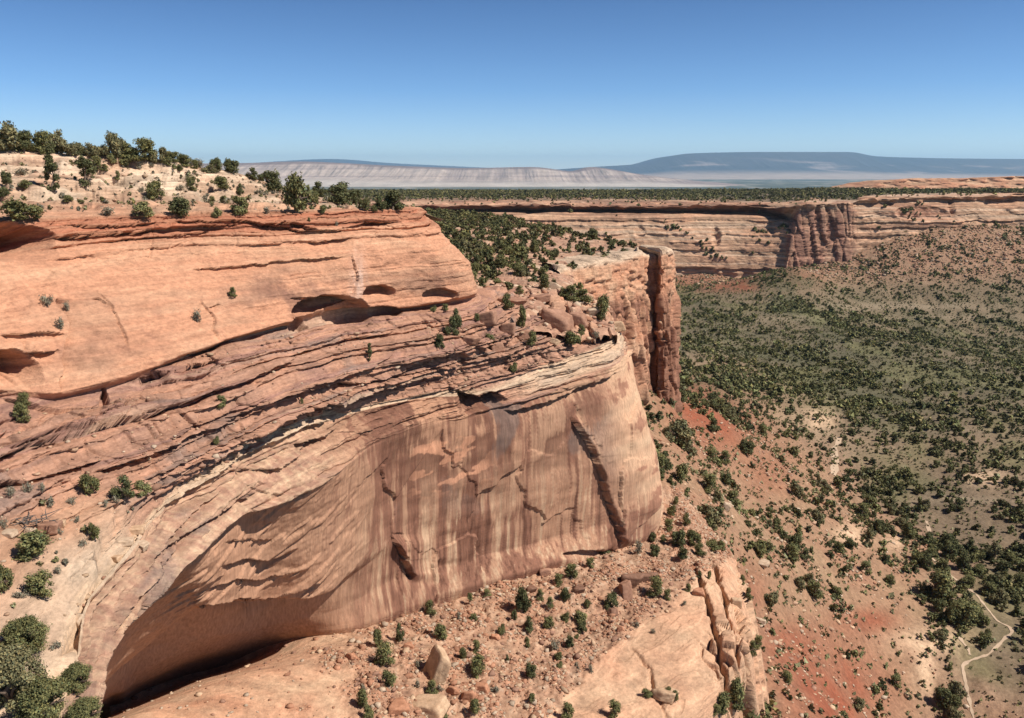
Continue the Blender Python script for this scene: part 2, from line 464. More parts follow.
def groove(pts, amp, w, side=0.0, t0=11.2, t1=99):
    """steep crack: points top to bottom"""
    global disp
    pu, pv = np.array(pts, float).T
    ul = np.interp(cv, pv, pu) + 1.6 * n_mid + 1.6 * n_hi + 3 * (h01(np.floor(cv / 13.0 + pu[0]), 3) - .5)
    d = cu - ul
    inside = smooth(pv[0] - 4, pv[0] + 6, cv) * smooth(pv[-1] + 4, pv[-1] - 8, cv) * (T > t0) * (T < t1)
    wt = w * (.16 + .30 * smooth(pv[0], pv[-1], cv))
    disp -= .8 * amp * inside * np.exp(-(d / wt) ** 2) * (.4 + .6 * smooth(-.5, .3, perlin(cv / 9.0, pu[0] + 0 * cv, 0 * cv)))
    disp += side * inside * np.where(d > 0, np.exp(-d / 16), 0)
groove([(572,418),(588,444),(602,478),(612,512),(622,545)], 1.5, 4.5, 1.5)
for u_ in (70, 100, 140):
    pass
groove([(98,292),(112,306),(118,325),(126,345)], .4, 2, .35, 3.5, 6.2)
groove([(60,300),(70,325),(66,350),(62,390)], .9, 2.5, -1.4, 3.5, 6.2)
groove([(26,340),(22,360),(28,384)], 1.2, 3, .6, 3.5, 6.2)
groove([(352,256),(356,280),(350,310)], .15, 3, .5, 3.5, 6.2)
groove([(200,300),(214,318),(216,340)], .5, 2.5, .4, 3.5, 6.2)
groove([(392,538),(405,560),(412,580)], 2.2, 3.5, 1.4)
groove([(437,560),(438,580),(436,610)], .8, 3, -.6)

# alcoves: dents with a sharp roof
def dent(u0, v0, ru, rv, amp):
    global disp
    uu, vv = (cu - u0) / ru, (cv - v0) / rv + .35 * n_mid
    roof = -np.sqrt(np.clip(1 - uu ** 2, 0, 1)) + .18 * n_hi
    m = smooth(-.02, .12, vv - roof) * smooth(1.0, -.5, vv) * (np.abs(uu) < 1) * np.clip(4 * (1 - np.abs(uu)), 0, 1)
    disp -= amp * m
tt = zone((3, 1), (6, 1), (6.6, 1), (8, 0))
dent(-20, 244, 76, 24, 11.0)
dent(332, 312, 40, 17, 4.5)
dent(379, 293, 17, 8, 2.8)
dent(382, 312, 20, 6, 2.0)
dent(300, 326, 12, 5, 1.6)
dent(440, 296, 18, 7, 2.0)
dent(8, 372, 36, 24, 6.0)
dent(105, 400, 5, 12, 1.5)
dent(590, 555, 28, 5, 1.6)

ed = cu - (np.interp(cv, [505, 520, 545, 590, 620, 650], [116, 107, 98, 87, 74, 58]) + 3 * n_mid + 2 * (h01(cb, 8) - .5))
dz -= 1.3 * smooth(500, 515, cv) * smooth(660, 630, cv) * np.where(ed > 0, np.exp(-ed / 30), 0) * (T < 11.02) * (T > 9)
hz_ = T < 2.8
for _a in (disp, dz):
    _b = blur(blur(_a, 5, 0), 5, 1)
    _a[hz_] = _b[hz_]
P2 = P + Nh * disp[..., None]
P2[..., 2] += dz
# colour of the beds
tn = fbm(X / 9, Y / 9, Z / 3, 4)
bed = fbm(X / 60, Y / 60, zb / .55, 3)
streak = fbm((X + Y * .7) / 1.0, (Y - X * .5) / 1.0, Z / 34, 4)
streak2 = fbm((X + Y) / 3.4, (Y - X) / 3.4, Z / 40, 3)
c_hill = mix(mix(CREAM, SAND, .5 + 1.6 * tn), PINK * .9, .55 * smooth(.0, .45, bed + .4 * tn))
c_hill = c_hill * (.72 + .5 * h01(ia, 9))[..., None]
c_sand = mix(SAND, ORANGE, .45 + 1.0 * tn)
c_or = mix(ORANGE * 1.02, PALE, .10 + .55 * tn + .25 * bed)
c_or = mix(c_or, VARN_SHADE * 2.2, .5 * smooth(.1, .55, streak2 + .5 * streak) * zone((4.3, 0), (5.2, .5), (6, 1), (17, 1)))
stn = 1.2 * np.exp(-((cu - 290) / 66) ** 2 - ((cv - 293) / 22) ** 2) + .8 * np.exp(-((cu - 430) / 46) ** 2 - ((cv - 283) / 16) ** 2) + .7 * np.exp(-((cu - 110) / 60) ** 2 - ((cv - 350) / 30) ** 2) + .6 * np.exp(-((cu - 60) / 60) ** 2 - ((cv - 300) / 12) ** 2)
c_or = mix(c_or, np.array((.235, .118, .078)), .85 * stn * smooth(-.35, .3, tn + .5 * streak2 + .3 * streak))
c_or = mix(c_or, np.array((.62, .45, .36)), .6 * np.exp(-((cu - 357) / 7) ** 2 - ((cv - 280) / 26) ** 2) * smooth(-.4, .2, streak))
c_band = mix(ORANGE * .86, RED, .35 + .9 * bed)
c_led = mix(PINK, ORANGE, .30 + .8 * bed + .5 * tn)
c_led = mix(c_led, np.array((.235, .125, .10)), .75 * smooth(.02, .35, bed - .5 * tn + .3 * (h01(ia, 4) - .5)))
c_led = mix(c_led, GREY, .7 * smooth(.12, .5, tn + .5 * bed))
c_led = mix(c_led, PALE, .5 * smooth(.2, .6, bed - .3 * tn))
c_cap = mix(CREAM, PALE, .5 + 1.2 * tn)
nose = smooth(8.45, 8.9, SSn + .5 * n_lo)
c_wall = mix(TAN * .88, ORANGE * .85, .25 + .6 * n_lo)
lowp = smooth(13.0, 14.6, T)
tnw = fbm(AL / 9, AC / 9, Z / 11 + 5, 4)
big = fbm(AL / 14, AC / 14, Z / 20 + 3, 3)
fine = fbm((AL + .3 * AC) / .55, AC / .55, Z / 22 + 8, 3)
vs = smooth(.02, .24, .22 * fine + .55 * streak + .75 * streak2 + .7 * big + .16)
c_wall = mix(c_wall, VARN_SHADE * 1.55, .90 * vs * smooth(4.8, 6.0, SSn))
c_wall = mix(c_wall, VARN_SHADE * .95, .85 * smooth(.20, .32, streak + .45 * streak2 + .2 * big + .2 * fine) * lowp * smooth(5.6, 6.3, SSn))
c_wall = mix(c_wall, PALE * .95, .65 * smooth(.24, .36, -streak - .4 * streak2 - .2 * big - .2 * fine) * lowp * smooth(5.0, 6.2, SSn))
upper = smooth(14.3, 13.2, T + .6 * tnw) * smooth(5.6, 6.4, SSn)
c_wall = mix(c_wall, VARN_SHADE * 1.15, .80 * upper * smooth(-.06, .06, tnw + .25 * streak + .12 * fine))
c_wall = mix(c_wall, GREY * .8, .6 * upper * smooth(.10, .2, big + .1 * fine))
hot = smooth(.08, .14, .06 * n_hi + fbm(X / 5, Y / 5, Z / 2.2 + 7, 3)) * smooth(6.4, 6.9, SSn) * smooth(7.9, 7.4, SSn) * smooth(12.9, 13.1, T) * smooth(13.8, 13.4, T)
c_wall = mix(c_wall, ORANGE * 1.15, .8 * hot)
bedn = .6 * fbm(AL / 30, AC / 30, zb / 3.4, 3) + .6 * tnw
c_nose = mix(mix(PALE, ORANGE, .40 + .8 * bedn), VARN_SHADE * 1.9, .78 * smooth(.14, .22, bedn + .10 * fine + .1 * n_hi))
c_wall = mix(c_wall, c_nose, nose)
c_wall = mix(c_wall, mix(mix(PINK * .95, PALE, .3 + 1.0 * streak + .6 * bed), GREY, .6 * smooth(.1, .45, tn - .4 * bed)), smooth(12.6, 12.0, T) * smooth(5.8, 5.0, SSn))
def zmix(c, c2, a, b):
    return mix(c, c2, smooth(a, b, T + .12 * n_mid))
tint = c_hill
tint = zmix(tint, c_sand, 2.0, 2.4)
tint = zmix(tint, c_band, 2.95, 3.1)
tint = zmix(tint, c_or, 3.75, 4.1)
tint = zmix(tint, c_led, 6.0, 7.0)
shelf = mix(CREAM * .98, SAND, .25 + .9 * tn)
tint = mix(tint, mix(shelf, c_sand * .9, smooth(10.6, 10.0, T)), smooth(.15, .6, terr + .15 * n_mid))
tint = mix(tint, c_cap, .9 * smooth(10.72, 10.86, T + .05 * n_mid) * smooth(11.25, 11.08, T) )
tint = mix(tint, c_cap, .8 * smooth(11.0, 11.1, T) * smooth(11.95, 11.6, T) * smooth(8.0, 8.4, SSn))
tint = np.where((T > 11.1)[..., None] & ~((T < 11.95) & (SSn > 8.0))[..., None], c_wall, tint)
wl = smooth(11.9, 12.2, T)
tint = tint * (1 + .18 * n_hi * (1 - .8 * wl) + .10 * bed * (1 - wl))[..., None]
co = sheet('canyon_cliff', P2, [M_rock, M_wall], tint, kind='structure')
co.data.polygons.foreach_set('material_index', ((T[:-1, :-1] > 12.0) & (T[:-1, :-1] < 17)).astype(np.int32).ravel())
mas = np.interp(T, [3.6, 4.3, 5.9, 6.3, 11.9, 12.4, 18], [0, .45, .45, 0, 0, .85, .85]) * (1 - .2 * nose * (T > 12))
co.data.attributes.new('massive', 'FLOAT', 'POINT').data.foreach_set('value', mas.astype(np.float32).ravel())
MAIN = (P2, T, SSn, cu, cv)

# ------------------------------------------------------------------ the talus and slickrock bench below the cliff
D = [
 [(95,705,87),(200,668,98),(330,630,105.5),(470,586,122),(565,558,134),(655,528,154),(668,512,168),(672,480,193)],
 [(95,740,72),(205,690,86),(345,660,95),(490,620,113),(590,585,126),(672,550,143),(690,528,158),(690,500,185)],
 [(95,780,66),(210,720,79),(365,690,89),(520,650,107),(620,615,121),(690,580,132),(712,560,146),(712,530,175)],
 [(95,830,60),(215,780,70),(385,740,82),(560,690,100),(660,650,112),(712,615,122),(735,590,136),(733,555,165)],
 [(95,900,52),(220,860,62),(410,810,74),(610,760,89),(704,700,102),(742,648,113),(750,615,130),(745,575,158)],
]
dr = [W(*np.array(r, float).T) for r in D]
dr[0][:2] += np.array([[0, 3, -3.2], [0, 5, -3.6]])
dr = [dr[0] + np.array([-2, 3, 1.0]) * np.array([[1, 1, 0]] * 2 + [[1, 1, 0]] + [[1, 1, 1]] * 5)] + dr + [dr[-1] + np.array([2.2, -.5, -9]), dr[-1] + np.array([4, -1, -19])]
PD, TD, SD = net(np.stack(dr), 640, [10, 70, 90, 90, 100, 40, 30], sm=4)
ND = gnormals(PD)
if (ND[..., 2].mean()) < 0:
    ND = -ND
xd, yd, zd = PD[..., 0], PD[..., 1], PD[..., 2]
du, dv, _ = project(PD)
cliffy = smooth(4.95, 5.15, TD)
domeline = np.interp(du, [540, 575, 600, 640, 680, 700, 760], [730, 680, 655, 625, 592, 575, 540])
nd_m = fbm(xd / 5, yd / 5, zd / 5, 4)
dome = smooth(-6, 8, dv - domeline + 16 * nd_m)
leftpad = smooth(385, 300, du + 70 * nd_m)                       # smooth orange apron below the alcove
rough = (1 - dome) * (1 - .96 * leftpad)
nb = fbm(xd / 1.3, yd / 1.3, zd / 1.3, 3)
_, v1, v2 = voronoi2((xd + .4 * nd_m) / 1.2, (yd + .4 * nd_m) / 1.6)
vq, v3_, v4_ = voronoi2((xd + .6 * nd_m) / 3.2, (yd + .6 * nd_m) / 2.6)
dd = rough * (1.0 * nd_m + .45 * nb + .55 * np.clip(.5 - v1, 0, 1) + .8 * (h01(vq, 2) - .5) * smooth(.0, .3, fbm(xd / 10, yd / 10, zd / 10 + 4, 2))) + (1 - rough) * (.25 * fbm(xd / 9, yd / 9, zd / 9, 3) + .04 * nb)
wave = fbm((xd + yd) / 16, (yd - xd) / 5, zd / 5, 2)
dd += dome * .5 * np.round(wave * 4) / 4 * (1 - cliffy)
cc, g1, g2 = voronoi2((xd + yd) / 3.6 + .3 * nd_m, (yd - xd) / 6.0)
dd += smooth(4.0, 4.7, TD) * ((h01(cc, 3) - .6) * 3.0 - 1.8 * np.exp(-((g2 - g1) / .09) ** 2)) * smooth(4.2, 4.7, SD)
PD2 = PD + ND * dd[..., None]
for pts, amp in [(((690,560),(703,590),(712,625),(722,660),(735,700)), 4.0), (((712,560),(728,600),(738,640),(744,690)), 3.0), (((652,610),(668,632),(690,660),(712,700)), .0), (((630,645),(648,668),(655,690),(668,720)), .6)]:
    pu, pv = np.array(pts, float).T
    d = du - (np.interp(dv, pv, pu) + 8 * nd_m + 2 * nb)
    PD2[..., 2] -= amp * np.exp(-(d / 2.2) ** 2) * (.5 + .8 * (h01(cc, 4))) * smooth(pv[0] - 3, pv[0] + 6, dv) * smooth(pv[-1] + 3, pv[-1] - 6, dv)
ta = mix(mix(SAND * .88, ORANGE * .80, .45 + 1.1 * nd_m), CREAM * .9, .5 * smooth(.15, .5, nb))
ta = mix(ta, PINK * .62, .6 * smooth(.1, .4, -nb - .3 * nd_m))
ta = mix(ta, mix(PALE, ORANGE, .55 + .8 * nd_m), .9 * leftpad)
tdome = mix(PALE * 1.0, ORANGE * 1.05, .48 + .55 * fbm(xd / 7, yd / 7, zd / 7, 4) + .25 * wave)
ta = mix(ta, tdome, np.maximum(dome, cliffy))
ta = ta * (1 + .16 * nb)[..., None]
sheet('talus_bench', PD2, M_rock, ta, kind='structure')

# ------------------------------------------------------------------ tree bench behind the cliff nose
Bn = [
 [(462,325,132),(515,328,137),(568,335,142),(617,340,151)],
 [(465,300,150),(510,300,155),(565,303,160),(613,318,165)],
 [(455,280,185),(505,278,185),(545,280,188),(577,285,190)],
 [(440,262,215),(500,262,215),(540,265,217),(571,267,223)],
 [(420,245,260),(500,248,255),(570,252,252),(644,252,260)],
 [(410,230,330),(490,233,320),(560,238,310),(625,246,285)],
 [(400,218,420),(470,220,415),(525,225,400),(572,232,370)],
 [(395,211,520),(430,211,520),(470,213,510),(502,217,490)],
]
br = np.stack([W(*np.array(r, float).T) for r in Bn])
br = np.concatenate([br, br[:, -1:] + np.array([-1, 7, -14.]), br[:, -1:] + np.array([-2, 9, -45.])], 1)
PB, TB, SB = net(br, 330, [60, 60, 50, 50, 40, 30, 26], sm=2)
NB = gnormals(PB)
if NB[..., 2].mean() < 0:
    NB = -NB
xb, yb, zb_ = PB[..., 0], PB[..., 1], PB[..., 2]
bm_ = fbm(xb / 9, yb / 9, zb_ / 9, 4); bh = fbm(xb / 2, yb / 2, zb_ / 2, 3)
_, w1, w2 = voronoi2(xb / 3.4, yb / 4.2)
rub = smooth(2.2, 1.2, TB)
cid, w1, w2 = voronoi2((xb + bm_) / 3.2, (yb + bm_) / 4.0)
PB2 = PB + NB * (0.8 * bm_ + .3 * bh)[..., None]
lb_i, lb_q, lb_t, _ = Layers(-60, 0, .8, 2.2, 9).at(zb_ + 1.2 * bm_)
PB2[..., 2] += (.35 + .65 * rub) * ((h01(cid, 5) - .4) * 1.7 - 1.0 * np.exp(-((w2 - w1) / .08) ** 2)) * smooth(3.2, 2.9, SB) + .8 * lb_t * (np.where(lb_q < .6, .2 * lb_q, .12 + .88 * (lb_q - .6) / .4) - lb_q)
tb = mix(mix(PINK * 1.05, SAND, .35 + 1.2 * bm_), CREAM, .6 * smooth(.1, .45, bh))
tb = mix(tb, ORANGE, .5 * rub * smooth(-.1, .4, bm_))
sheet('tree_bench', PB2, M_rock, tb * (1 + .15 * bh)[..., None], kind='structure')

# ------------------------------------------------------------------ the jointed tower at the end of the bench
Tw_top = [(560,272,205),(574,268,217),(600,264,226),(624,259,236),(643,253,245),(646,256,250),(658,257,253),(661,252,247),(670,251,250),(673,254,262),(671,255,300)]
Tw_bot = [(600,395,200),(612,396,210),(626,398,219),(640,400,229),(650,402,238),(653,402,243),(656,402,244),(660,402,240),(673,400,244),(677,396,256),(675,394,296)]
a_ = W(*np.array(Tw_top, float).T); b_ = W(*np.array(Tw_bot, float).T)
twr = [a_ + np.array([-4, 16, .2]), a_ + np.array([-1.2, 3.5, .6]), a_] + [a_ + (b_ - a_) * k for k in (.2, .45, .72, 1.0)] + [b_ + np.array([0, 0, -10.])]
PT, TT, ST = net(np.stack(twr), 260, [8, 8, 34, 44, 50, 50, 8], sm=1)
NT = gnormals(PT)
if (NT * PT).sum(-1).mean() > 0:
    NT = -NT
xt, yt, zt = PT[..., 0], PT[..., 1], PT[..., 2]
tm = fbm(xt / 6, yt / 6, zt / 6, 4); th_ = fbm(xt / 1.6, yt / 1.6, zt / 1.6, 3)
jc, j1, j2 = voronoi2(xt / 3.3 + yt / 6 + .12 * tm, zt / 17 + .1 * tm)
low = smooth(3.1, 3.6, TT)
j3, j4, j5 = voronoi2(xt / 2.0 + yt / 3.5, zt / 4.2 + .2 * tm)
dt = low * ((h01(jc, 8) - .5) * 3.4 - 1.6 * np.exp(-((j2 - j1) / .07) ** 2)) + (.35 + .65 * low) * ((h01(j3, 8) - .5) * 1.2 - .5 * np.exp(-((j5 - j4) / .07) ** 2)) + .6 * tm + .2 * th_
li, lq, lt, _ = Layers(-90, 0, .8, 3, 21).at(zt + .8 * tm)
dt += (1 - low) * (h01(li, jc) - .5) * 1.4
PT2 = PT + NT * dt[..., None]
t_t = mix(mix(ORANGE * .95, PALE, .15 + .9 * tm), VARN_SHADE * 1.5, low * np.clip(.52 + .9 * (h01(jc, 9) - .4) + .8 * fbm(xt / 2, yt / 2, zt / 18, 3), 0, .9))
t_t = mix(t_t, CREAM, .9 * smooth(2.35, 2.0, TT + .2 * tm))
sheet('rock_tower', PT2, M_rock, t_t * (1 + .15 * th_)[..., None], kind='structure')

# ------------------------------------------------------------------ canyon floor and slopes (thin-plate surface through surveyed points)
def tps(pts, lam=1e-3):
    pts = np.asarray(pts, float)
    xy, z = pts[:, :2] / 300, pts[:, 2]
    n = len(pts)
    def phi(r2):
        return np.where(r2 > 1e-12, .5 * r2 * np.log(np.maximum(r2, 1e-12)), 0)
    r2 = ((xy[:, None] - xy[None]) ** 2).sum(-1)
    A = np.zeros((n + 3, n + 3))
    A[:n, :n] = phi(r2) + lam * np.eye(n)
    A[:n, n] = 1; A[:n, n + 1:] = xy
    A[n:, :n] = A[:n, n:].T
    sol = np.linalg.solve(A, np.concatenate([z, [0, 0, 0]]))
    def f(x, y):
        x, y = x / 300, y / 300
        o = sol[n] + sol[n + 1] * x + sol[n + 2] * y
        for k in range(n):
            o = o + sol[k] * phi((x - xy[k, 0]) ** 2 + (y - xy[k, 1]) ** 2)
        return o
    return f
G = [(900,700,190),(1024,718,185),(970,620,225),(850,500,317),(1024,500,320),(850,400,470),(1024,400,470),(700,400,300),(760,440,330),
 (690,300,800),(850,300,820),(1024,300,830),(720,275,932),(850,262,912),(950,225,962),(1024,228,972),(950,265,890),(1024,270,880),
 (690,540,165),(720,500,200),(740,560,180),(760,620,165),(800,600,190),(820,680,170),(740,718,130),(870,600,220),(800,520,240),
 (680,430,250),(700,460,235),(640,420,225),(650,470,190),(760,500,250),(560,278,945),(450,270,955),(680,285,900),(740,282,925),
 (780,272,915),(800,268,850),(900,240,935),(1150,230,975),(1150,300,830),(1150,500,320),(1150,700,190),(748,695,118),(757,660,135),(716,730,108),
 (760,360,560),(900,350,600),(690,350,520),(1000,850,150)]
gp = [W(*g) for g in G]
gp += [W(645, 404, 232), W(662, 402, 236), W(678, 400, 240), W(620, 404, 215)]
gp += [np.array(q, float) for q in [(-260, 600, -105), (-100, 420, -95), (60, 60, -120), (200, 60, -150), (-300, 950, -110), (1100, 900, -95), (20, 330, -85), (-40, 100, -96), (-10, 110, -96), (8, 125, -94), (-20, 70, -105), (0, 150, -92), (14, 140, -91), (-25, 140, -95), (10, 165, -88)]]
GF = tps(gp)
ny = 620
ys = np.interp(np.linspace(0, 1, ny), [0, .25, .6, .85, 1], [100, 175, 340, 700, 1010])
ta_ = np.linspace(-0.20, 0.80, 760)
Yg, Ag = np.meshgrid(ys, ta_, indexing='ij')
Xg = Yg * Ag
Zg = GF(Xg, Yg)
gn = fbm(Xg / 60, Yg / 60, Xg * 0, 4); gm = fbm(Xg / 14, Yg / 14, Xg * 0 + 4, 4); gh = fbm(Xg / 3, Yg / 3, Xg * 0 + 8, 3)
gully = fbm(Xg / 28 + .4 * gn, Yg / 28, Xg * 0 + 2, 3, ridged=True)
slope = np.hypot(np.gradient(Zg, axis=0) / np.gradient(Yg, axis=0), np.gradient(Zg, axis=1) / np.gradient(Xg, axis=1))
Zg2 = Zg + 2.2 * gn + .9 * gm + .3 * gh - 2.2 * np.clip(gully - .35, 0, 1) * smooth(.02, .2, slope)
gu, gv, _ = project(np.stack([Xg, Yg, Zg], -1))
def spot(u, v, su, sv):
    return np.exp(-((gu - u) / su) ** 2 - ((gv - v) / sv) ** 2)
tg = mix(mix(np.array((.30, .205, .125)), PINK * .66, .45 + 1.3 * gn), SAND * .76, .8 * smooth(.05, .4, gm))
tg = mix(tg, np.array((.128, .106, .066)), smooth(.25, .08, slope) * (.55 + .6 * gn) * smooth(1000, 300, Yg) + .6 * smooth(380, 560, Yg))
near_sl = smooth(.18, .42, slope) * smooth(700, 300, Yg)
tg = mix(tg, mix(np.array((.31, .19, .11)), ORANGE * .56, .4 + 1.3 * gm), .8 * near_sl)
redm = 1.2 * spot(830, 690, 60, 50) + .9 * spot(790, 640, 30, 22) + 1.0 * spot(720, 425, 40, 30) + .8 * spot(690, 400, 24, 20) + .9 * spot(870, 620, 30, 14) + .6 * spot(770, 470, 26, 24) + .7 * spot(745, 590, 26, 26)
redm = redm + .9 * smooth(262, 270, gv) * smooth(296, 284, gv) * smooth(772, 745, gu) + .5 * spot(800, 275, 40, 12)
tg = mix(tg, mix(RED * .78, ORANGE * .52, .3 + 1.0 * gm), np.clip(redm, 0, 1) * smooth(-.5, .1, gm + .5))
tg = mix(tg, PALE * 1.05, .9 * np.clip(1.3 * spot(822, 415, 15, 10) + spot(848, 386, 8, 4) + spot(985, 478, 22, 8) + spot(935, 640, 40, 12) + spot(925, 670, 12, 22) + spot(850, 535, 14, 10) + .8 * spot(900, 540, 14, 8), 0, 1) * smooth(-.35, .15, gh + .3))
tg = mix(tg, np.array((.17, .16, .055)), .8 * spot(800, 378, 26, 7))
talus = smooth(830, 880, Yg) * smooth(300, 262, gv + 18 * gm)
tg = mix(tg, mix(SAND * .68, np.array((.31, .15, .09)), .5 + 1.2 * gm), .8 * talus)
tg = mix(tg, np.array((.105, .098, .054)), .85 * smooth(330, 520, Yg) * smooth(900, 780, Yg) * smooth(-.3, .3, gn + .4 * gm))
clear = np.clip(spot(900, 306, 90, 3.5) + .8 * spot(965, 317, 60, 2.5) + .7 * spot(800, 318, 50, 2.5) + .6 * spot(930, 430, 70, 3) + .8 * spot(960, 500, 60, 4), 0, 1) * smooth(-.4, .1, gm + .3)
tg = mix(tg, np.array((.27, .205, .135)), .8 * clear)
tg = mix(tg, np.array((.155, .150, .062)), .5 * smooth(.0, .3, fbm(Xg / 50 + 3, Yg / 70, Xg * 0 + 12, 3)) * smooth(.25, .12, slope))
tg = tg * (1 + .22 * gh)[..., None]
PG = np.stack([Xg, Yg, Zg2], -1)
sheet('canyon_floor', PG, M_soil, tg, kind='structure')

# ------------------------------------------------------------------ opposite canyon wall
Wl = {
 'sky':  [(300,191,2300),(380,191,2300),(450,191,2300),(540,191,2300),(620,191,2300),(700,190,2200),(760,189.5,2100),(790,189,2000),(805,188.5,2000),(850,188,2000),(862,189,2000),(900,190,2000),(960,190.5,2000),(1024,190.5,2000),(1200,190.5,2000)],
 'mid':  [(300,201,1150),(380,200,1150),(450,200,1150),(540,200,1150),(620,200,1150),(700,201,1120),(760,202,1080),(790,202,1040),(805,201,1000),(850,200,980),(862,197,1030),(900,195,1070),(960,194,1090),(1024,193.5,1100),(1200,193.5,1100)],
 'rim':  [(300,206,1010),(380,206,1010),(450,206,1005),(540,205,1000),(620,206,1000),(700,206,1000),(760,206,990),(787,208,960),(800,205,950),(848,203,944),(862,200,952),(900,198,965),(960,197,985),(1024,196,1000),(1200,196,1000)],
 'rec':  [(300,212,1030),(380,212,1030),(450,211.5,1026),(540,211,1025),(620,211.5,1025),(700,212,1025),(760,213,1016),(789,219,980),(800,210,951),(848,208,945),(862,204,954),(900,202,968),(960,200.5,990),(1024,199.5,1006),(1200,199,1006)],
 'foot': [(300,214.5,1006),(380,214.5,1006),(450,213.5,1002),(540,213,1000),(620,213.7,1000),(700,215,998),(760,216.5,988),(789,222,960),(798,220,946),(848,218,939),(862,212,946),(900,208,958),(960,206.5,975),(1024,206,990),(1200,206,990)],
 'low':  [(300,240,975),(380,240,975),(450,240,970),(540,240,965),(620,240,962),(700,242,958),(760,244,950),(787,246,938),(792,242,932),(848,240,930),(864,226,940),(900,220,952),(960,216,968),(1024,214.5,982),(1200,214.5,982)],
 'base': [(300,270,955),(380,270,955),(450,270,950),(540,272,945),(620,274,940),(700,274,938),(760,272,932),(784,268,925),(788,266,920),(846,258,920),(868,240,934),(905,234,944),(960,226,960),(1024,224,975),(1200,224,975)],
}
wr = [W(*np.array(Wl[k], float).T) for k in ('sky', 'mid', 'rim', 'rec', 'foot', 'low', 'base')]
wr = [wr[0] + np.array([0, 300, -120.])] + wr + [wr[-1] + np.array([0, -6, -30.])]
PW, TW, SW = net(np.stack(wr), 900, [4, 30, 34, 12, 22, 60, 60, 12], sm=1)
NW = gnormals(PW)
if (NW * PW).sum(-1).mean() > 0:
    NW = -NW
xw, yw, zw = PW[..., 0], PW[..., 1], PW[..., 2]
wm = fbm(xw / 40, yw / 40, zw / 30, 4); wh = fbm(xw / 10, yw / 10, zw / 6, 3)
wu, wv, _ = project(PW)
li, lq, lt, _ = Layers(-140, 0, 2.5, 9, 31).at(zw + 4 * wm + 1.2 * wh)
wc, k1, k2 = voronoi2(xw / 26, yw / 34)
butt = smooth(784, 790, wu) * smooth(862, 846, wu)
wallz = smooth(2.9, 3.3, TW)
dw = wallz * ((.25 * h01(li, wc) + .75 * h01(li, 7) - .5) * 6.5 * (1 - .8 * butt) + (wm * 7) * (1 - .5 * butt) + wh * 2)
vc, vc1, vc2 = voronoi2(xw / 7, zw / 40 + .2 * wm)
dw += wallz * butt * ((h01(vc, 4) - .5) * 6 - 2.0 * np.exp(-((vc2 - vc1) / .10) ** 2))
dw += (1 - wallz) * smooth(1.5, 2.3, TW) * ((h01(li, wc) - .5) * 5 + wm * 6 + wh * 3)
for (u0, v0, ru, rv, am) in [(716, 237, 5, 10, 9), (772, 229, 4, 6, 6), (952, 207, 3, 10, 8), (920, 213, 26, 8, 7), (1000, 203, 16, 6, 7), (640, 232, 6, 6, 6), (560, 234, 10, 4, 4)]:
    dw -= am * np.sqrt(np.clip(1 - ((wu - u0) / ru) ** 2 - ((wv - v0) / rv) ** 2, 0, 1))
dw -= 9 * smooth(2.6, 2.8, TW) * smooth(3.6, 3.2, TW) * np.clip(fbm(xw / 30, yw / 60, zw / 200, 3) + .1, 0, 1) * (1 - butt)
edge_n = fbm(xw / 45, yw * 0, zw * 0 + 5, 4)
dw += smooth(1.8, 2.6, TW) * smooth(4.2, 3.4, TW) * edge_n * 22 * (1 - .6 * butt)
rimdz = smooth(2.0, 2.7, TW) * smooth(4.0, 3.2, TW) * (fbm(xw / 22, yw / 60, zw * 0 + 9, 4) * 3.2 + 1.5 * (h01(wc, 3) - .5)) * (1 - .5 * butt)
NWh = NW.copy(); NWh[..., 2] *= .2
PW2 = PW + NWh * dw[..., None]
PW2[..., 2] += rimdz
bedw = fbm(xw / 300, yw / 300, (zw + 3 * wm) / 3.2, 3)
tw = mix(mix(TAN * .95, PALE, .40 + .9 * bedw), ORANGE, .3 + 1.0 * wm)
tw = mix(tw, PINK * .62, .75 * smooth(.05, .35, bedw))
tw = mix(tw, CREAM * 1.05, .6 * smooth(.05, .3, -bedw))
tw = mix(tw, np.array((.300, .155, .105)), butt * np.clip(.85 + 1.0 * fbm(xw / 7, yw / 20, zw / 60, 3), 0, 1) * smooth(3.7, 4.4, TW + .4 * wm))
tw = mix(tw, VARN_SHADE * 2.3, .75 * np.exp(-((wu - 920) / 34) ** 2 - ((wv - 213) / 7) ** 2))
tw = mix(tw, VARN_SHADE * 1.6, .8 * smooth(2.75, 2.95, TW) * smooth(4.25, 3.9, TW + .5 * wh) * smooth(790, 780, wu))  # overhang shade under the far rim, painted into the tint as a dark band
tw = mix(tw, mix(np.array((.085, .078, .05)), SAND * .6, .25 + 1.2 * wh), smooth(2.1, 1.75, TW + .4 * wm))
tw = mix(tw, VARN_SHADE * 1.7, .65 * smooth(2.05, 2.3, TW) * smooth(3.0, 2.7, TW) * smooth(-.1, .2, wh + .6 * wm))
sheet('opposite_canyon_wall', PW2, M_far, tw * (1 + .2 * wh)[..., None], kind='structure')

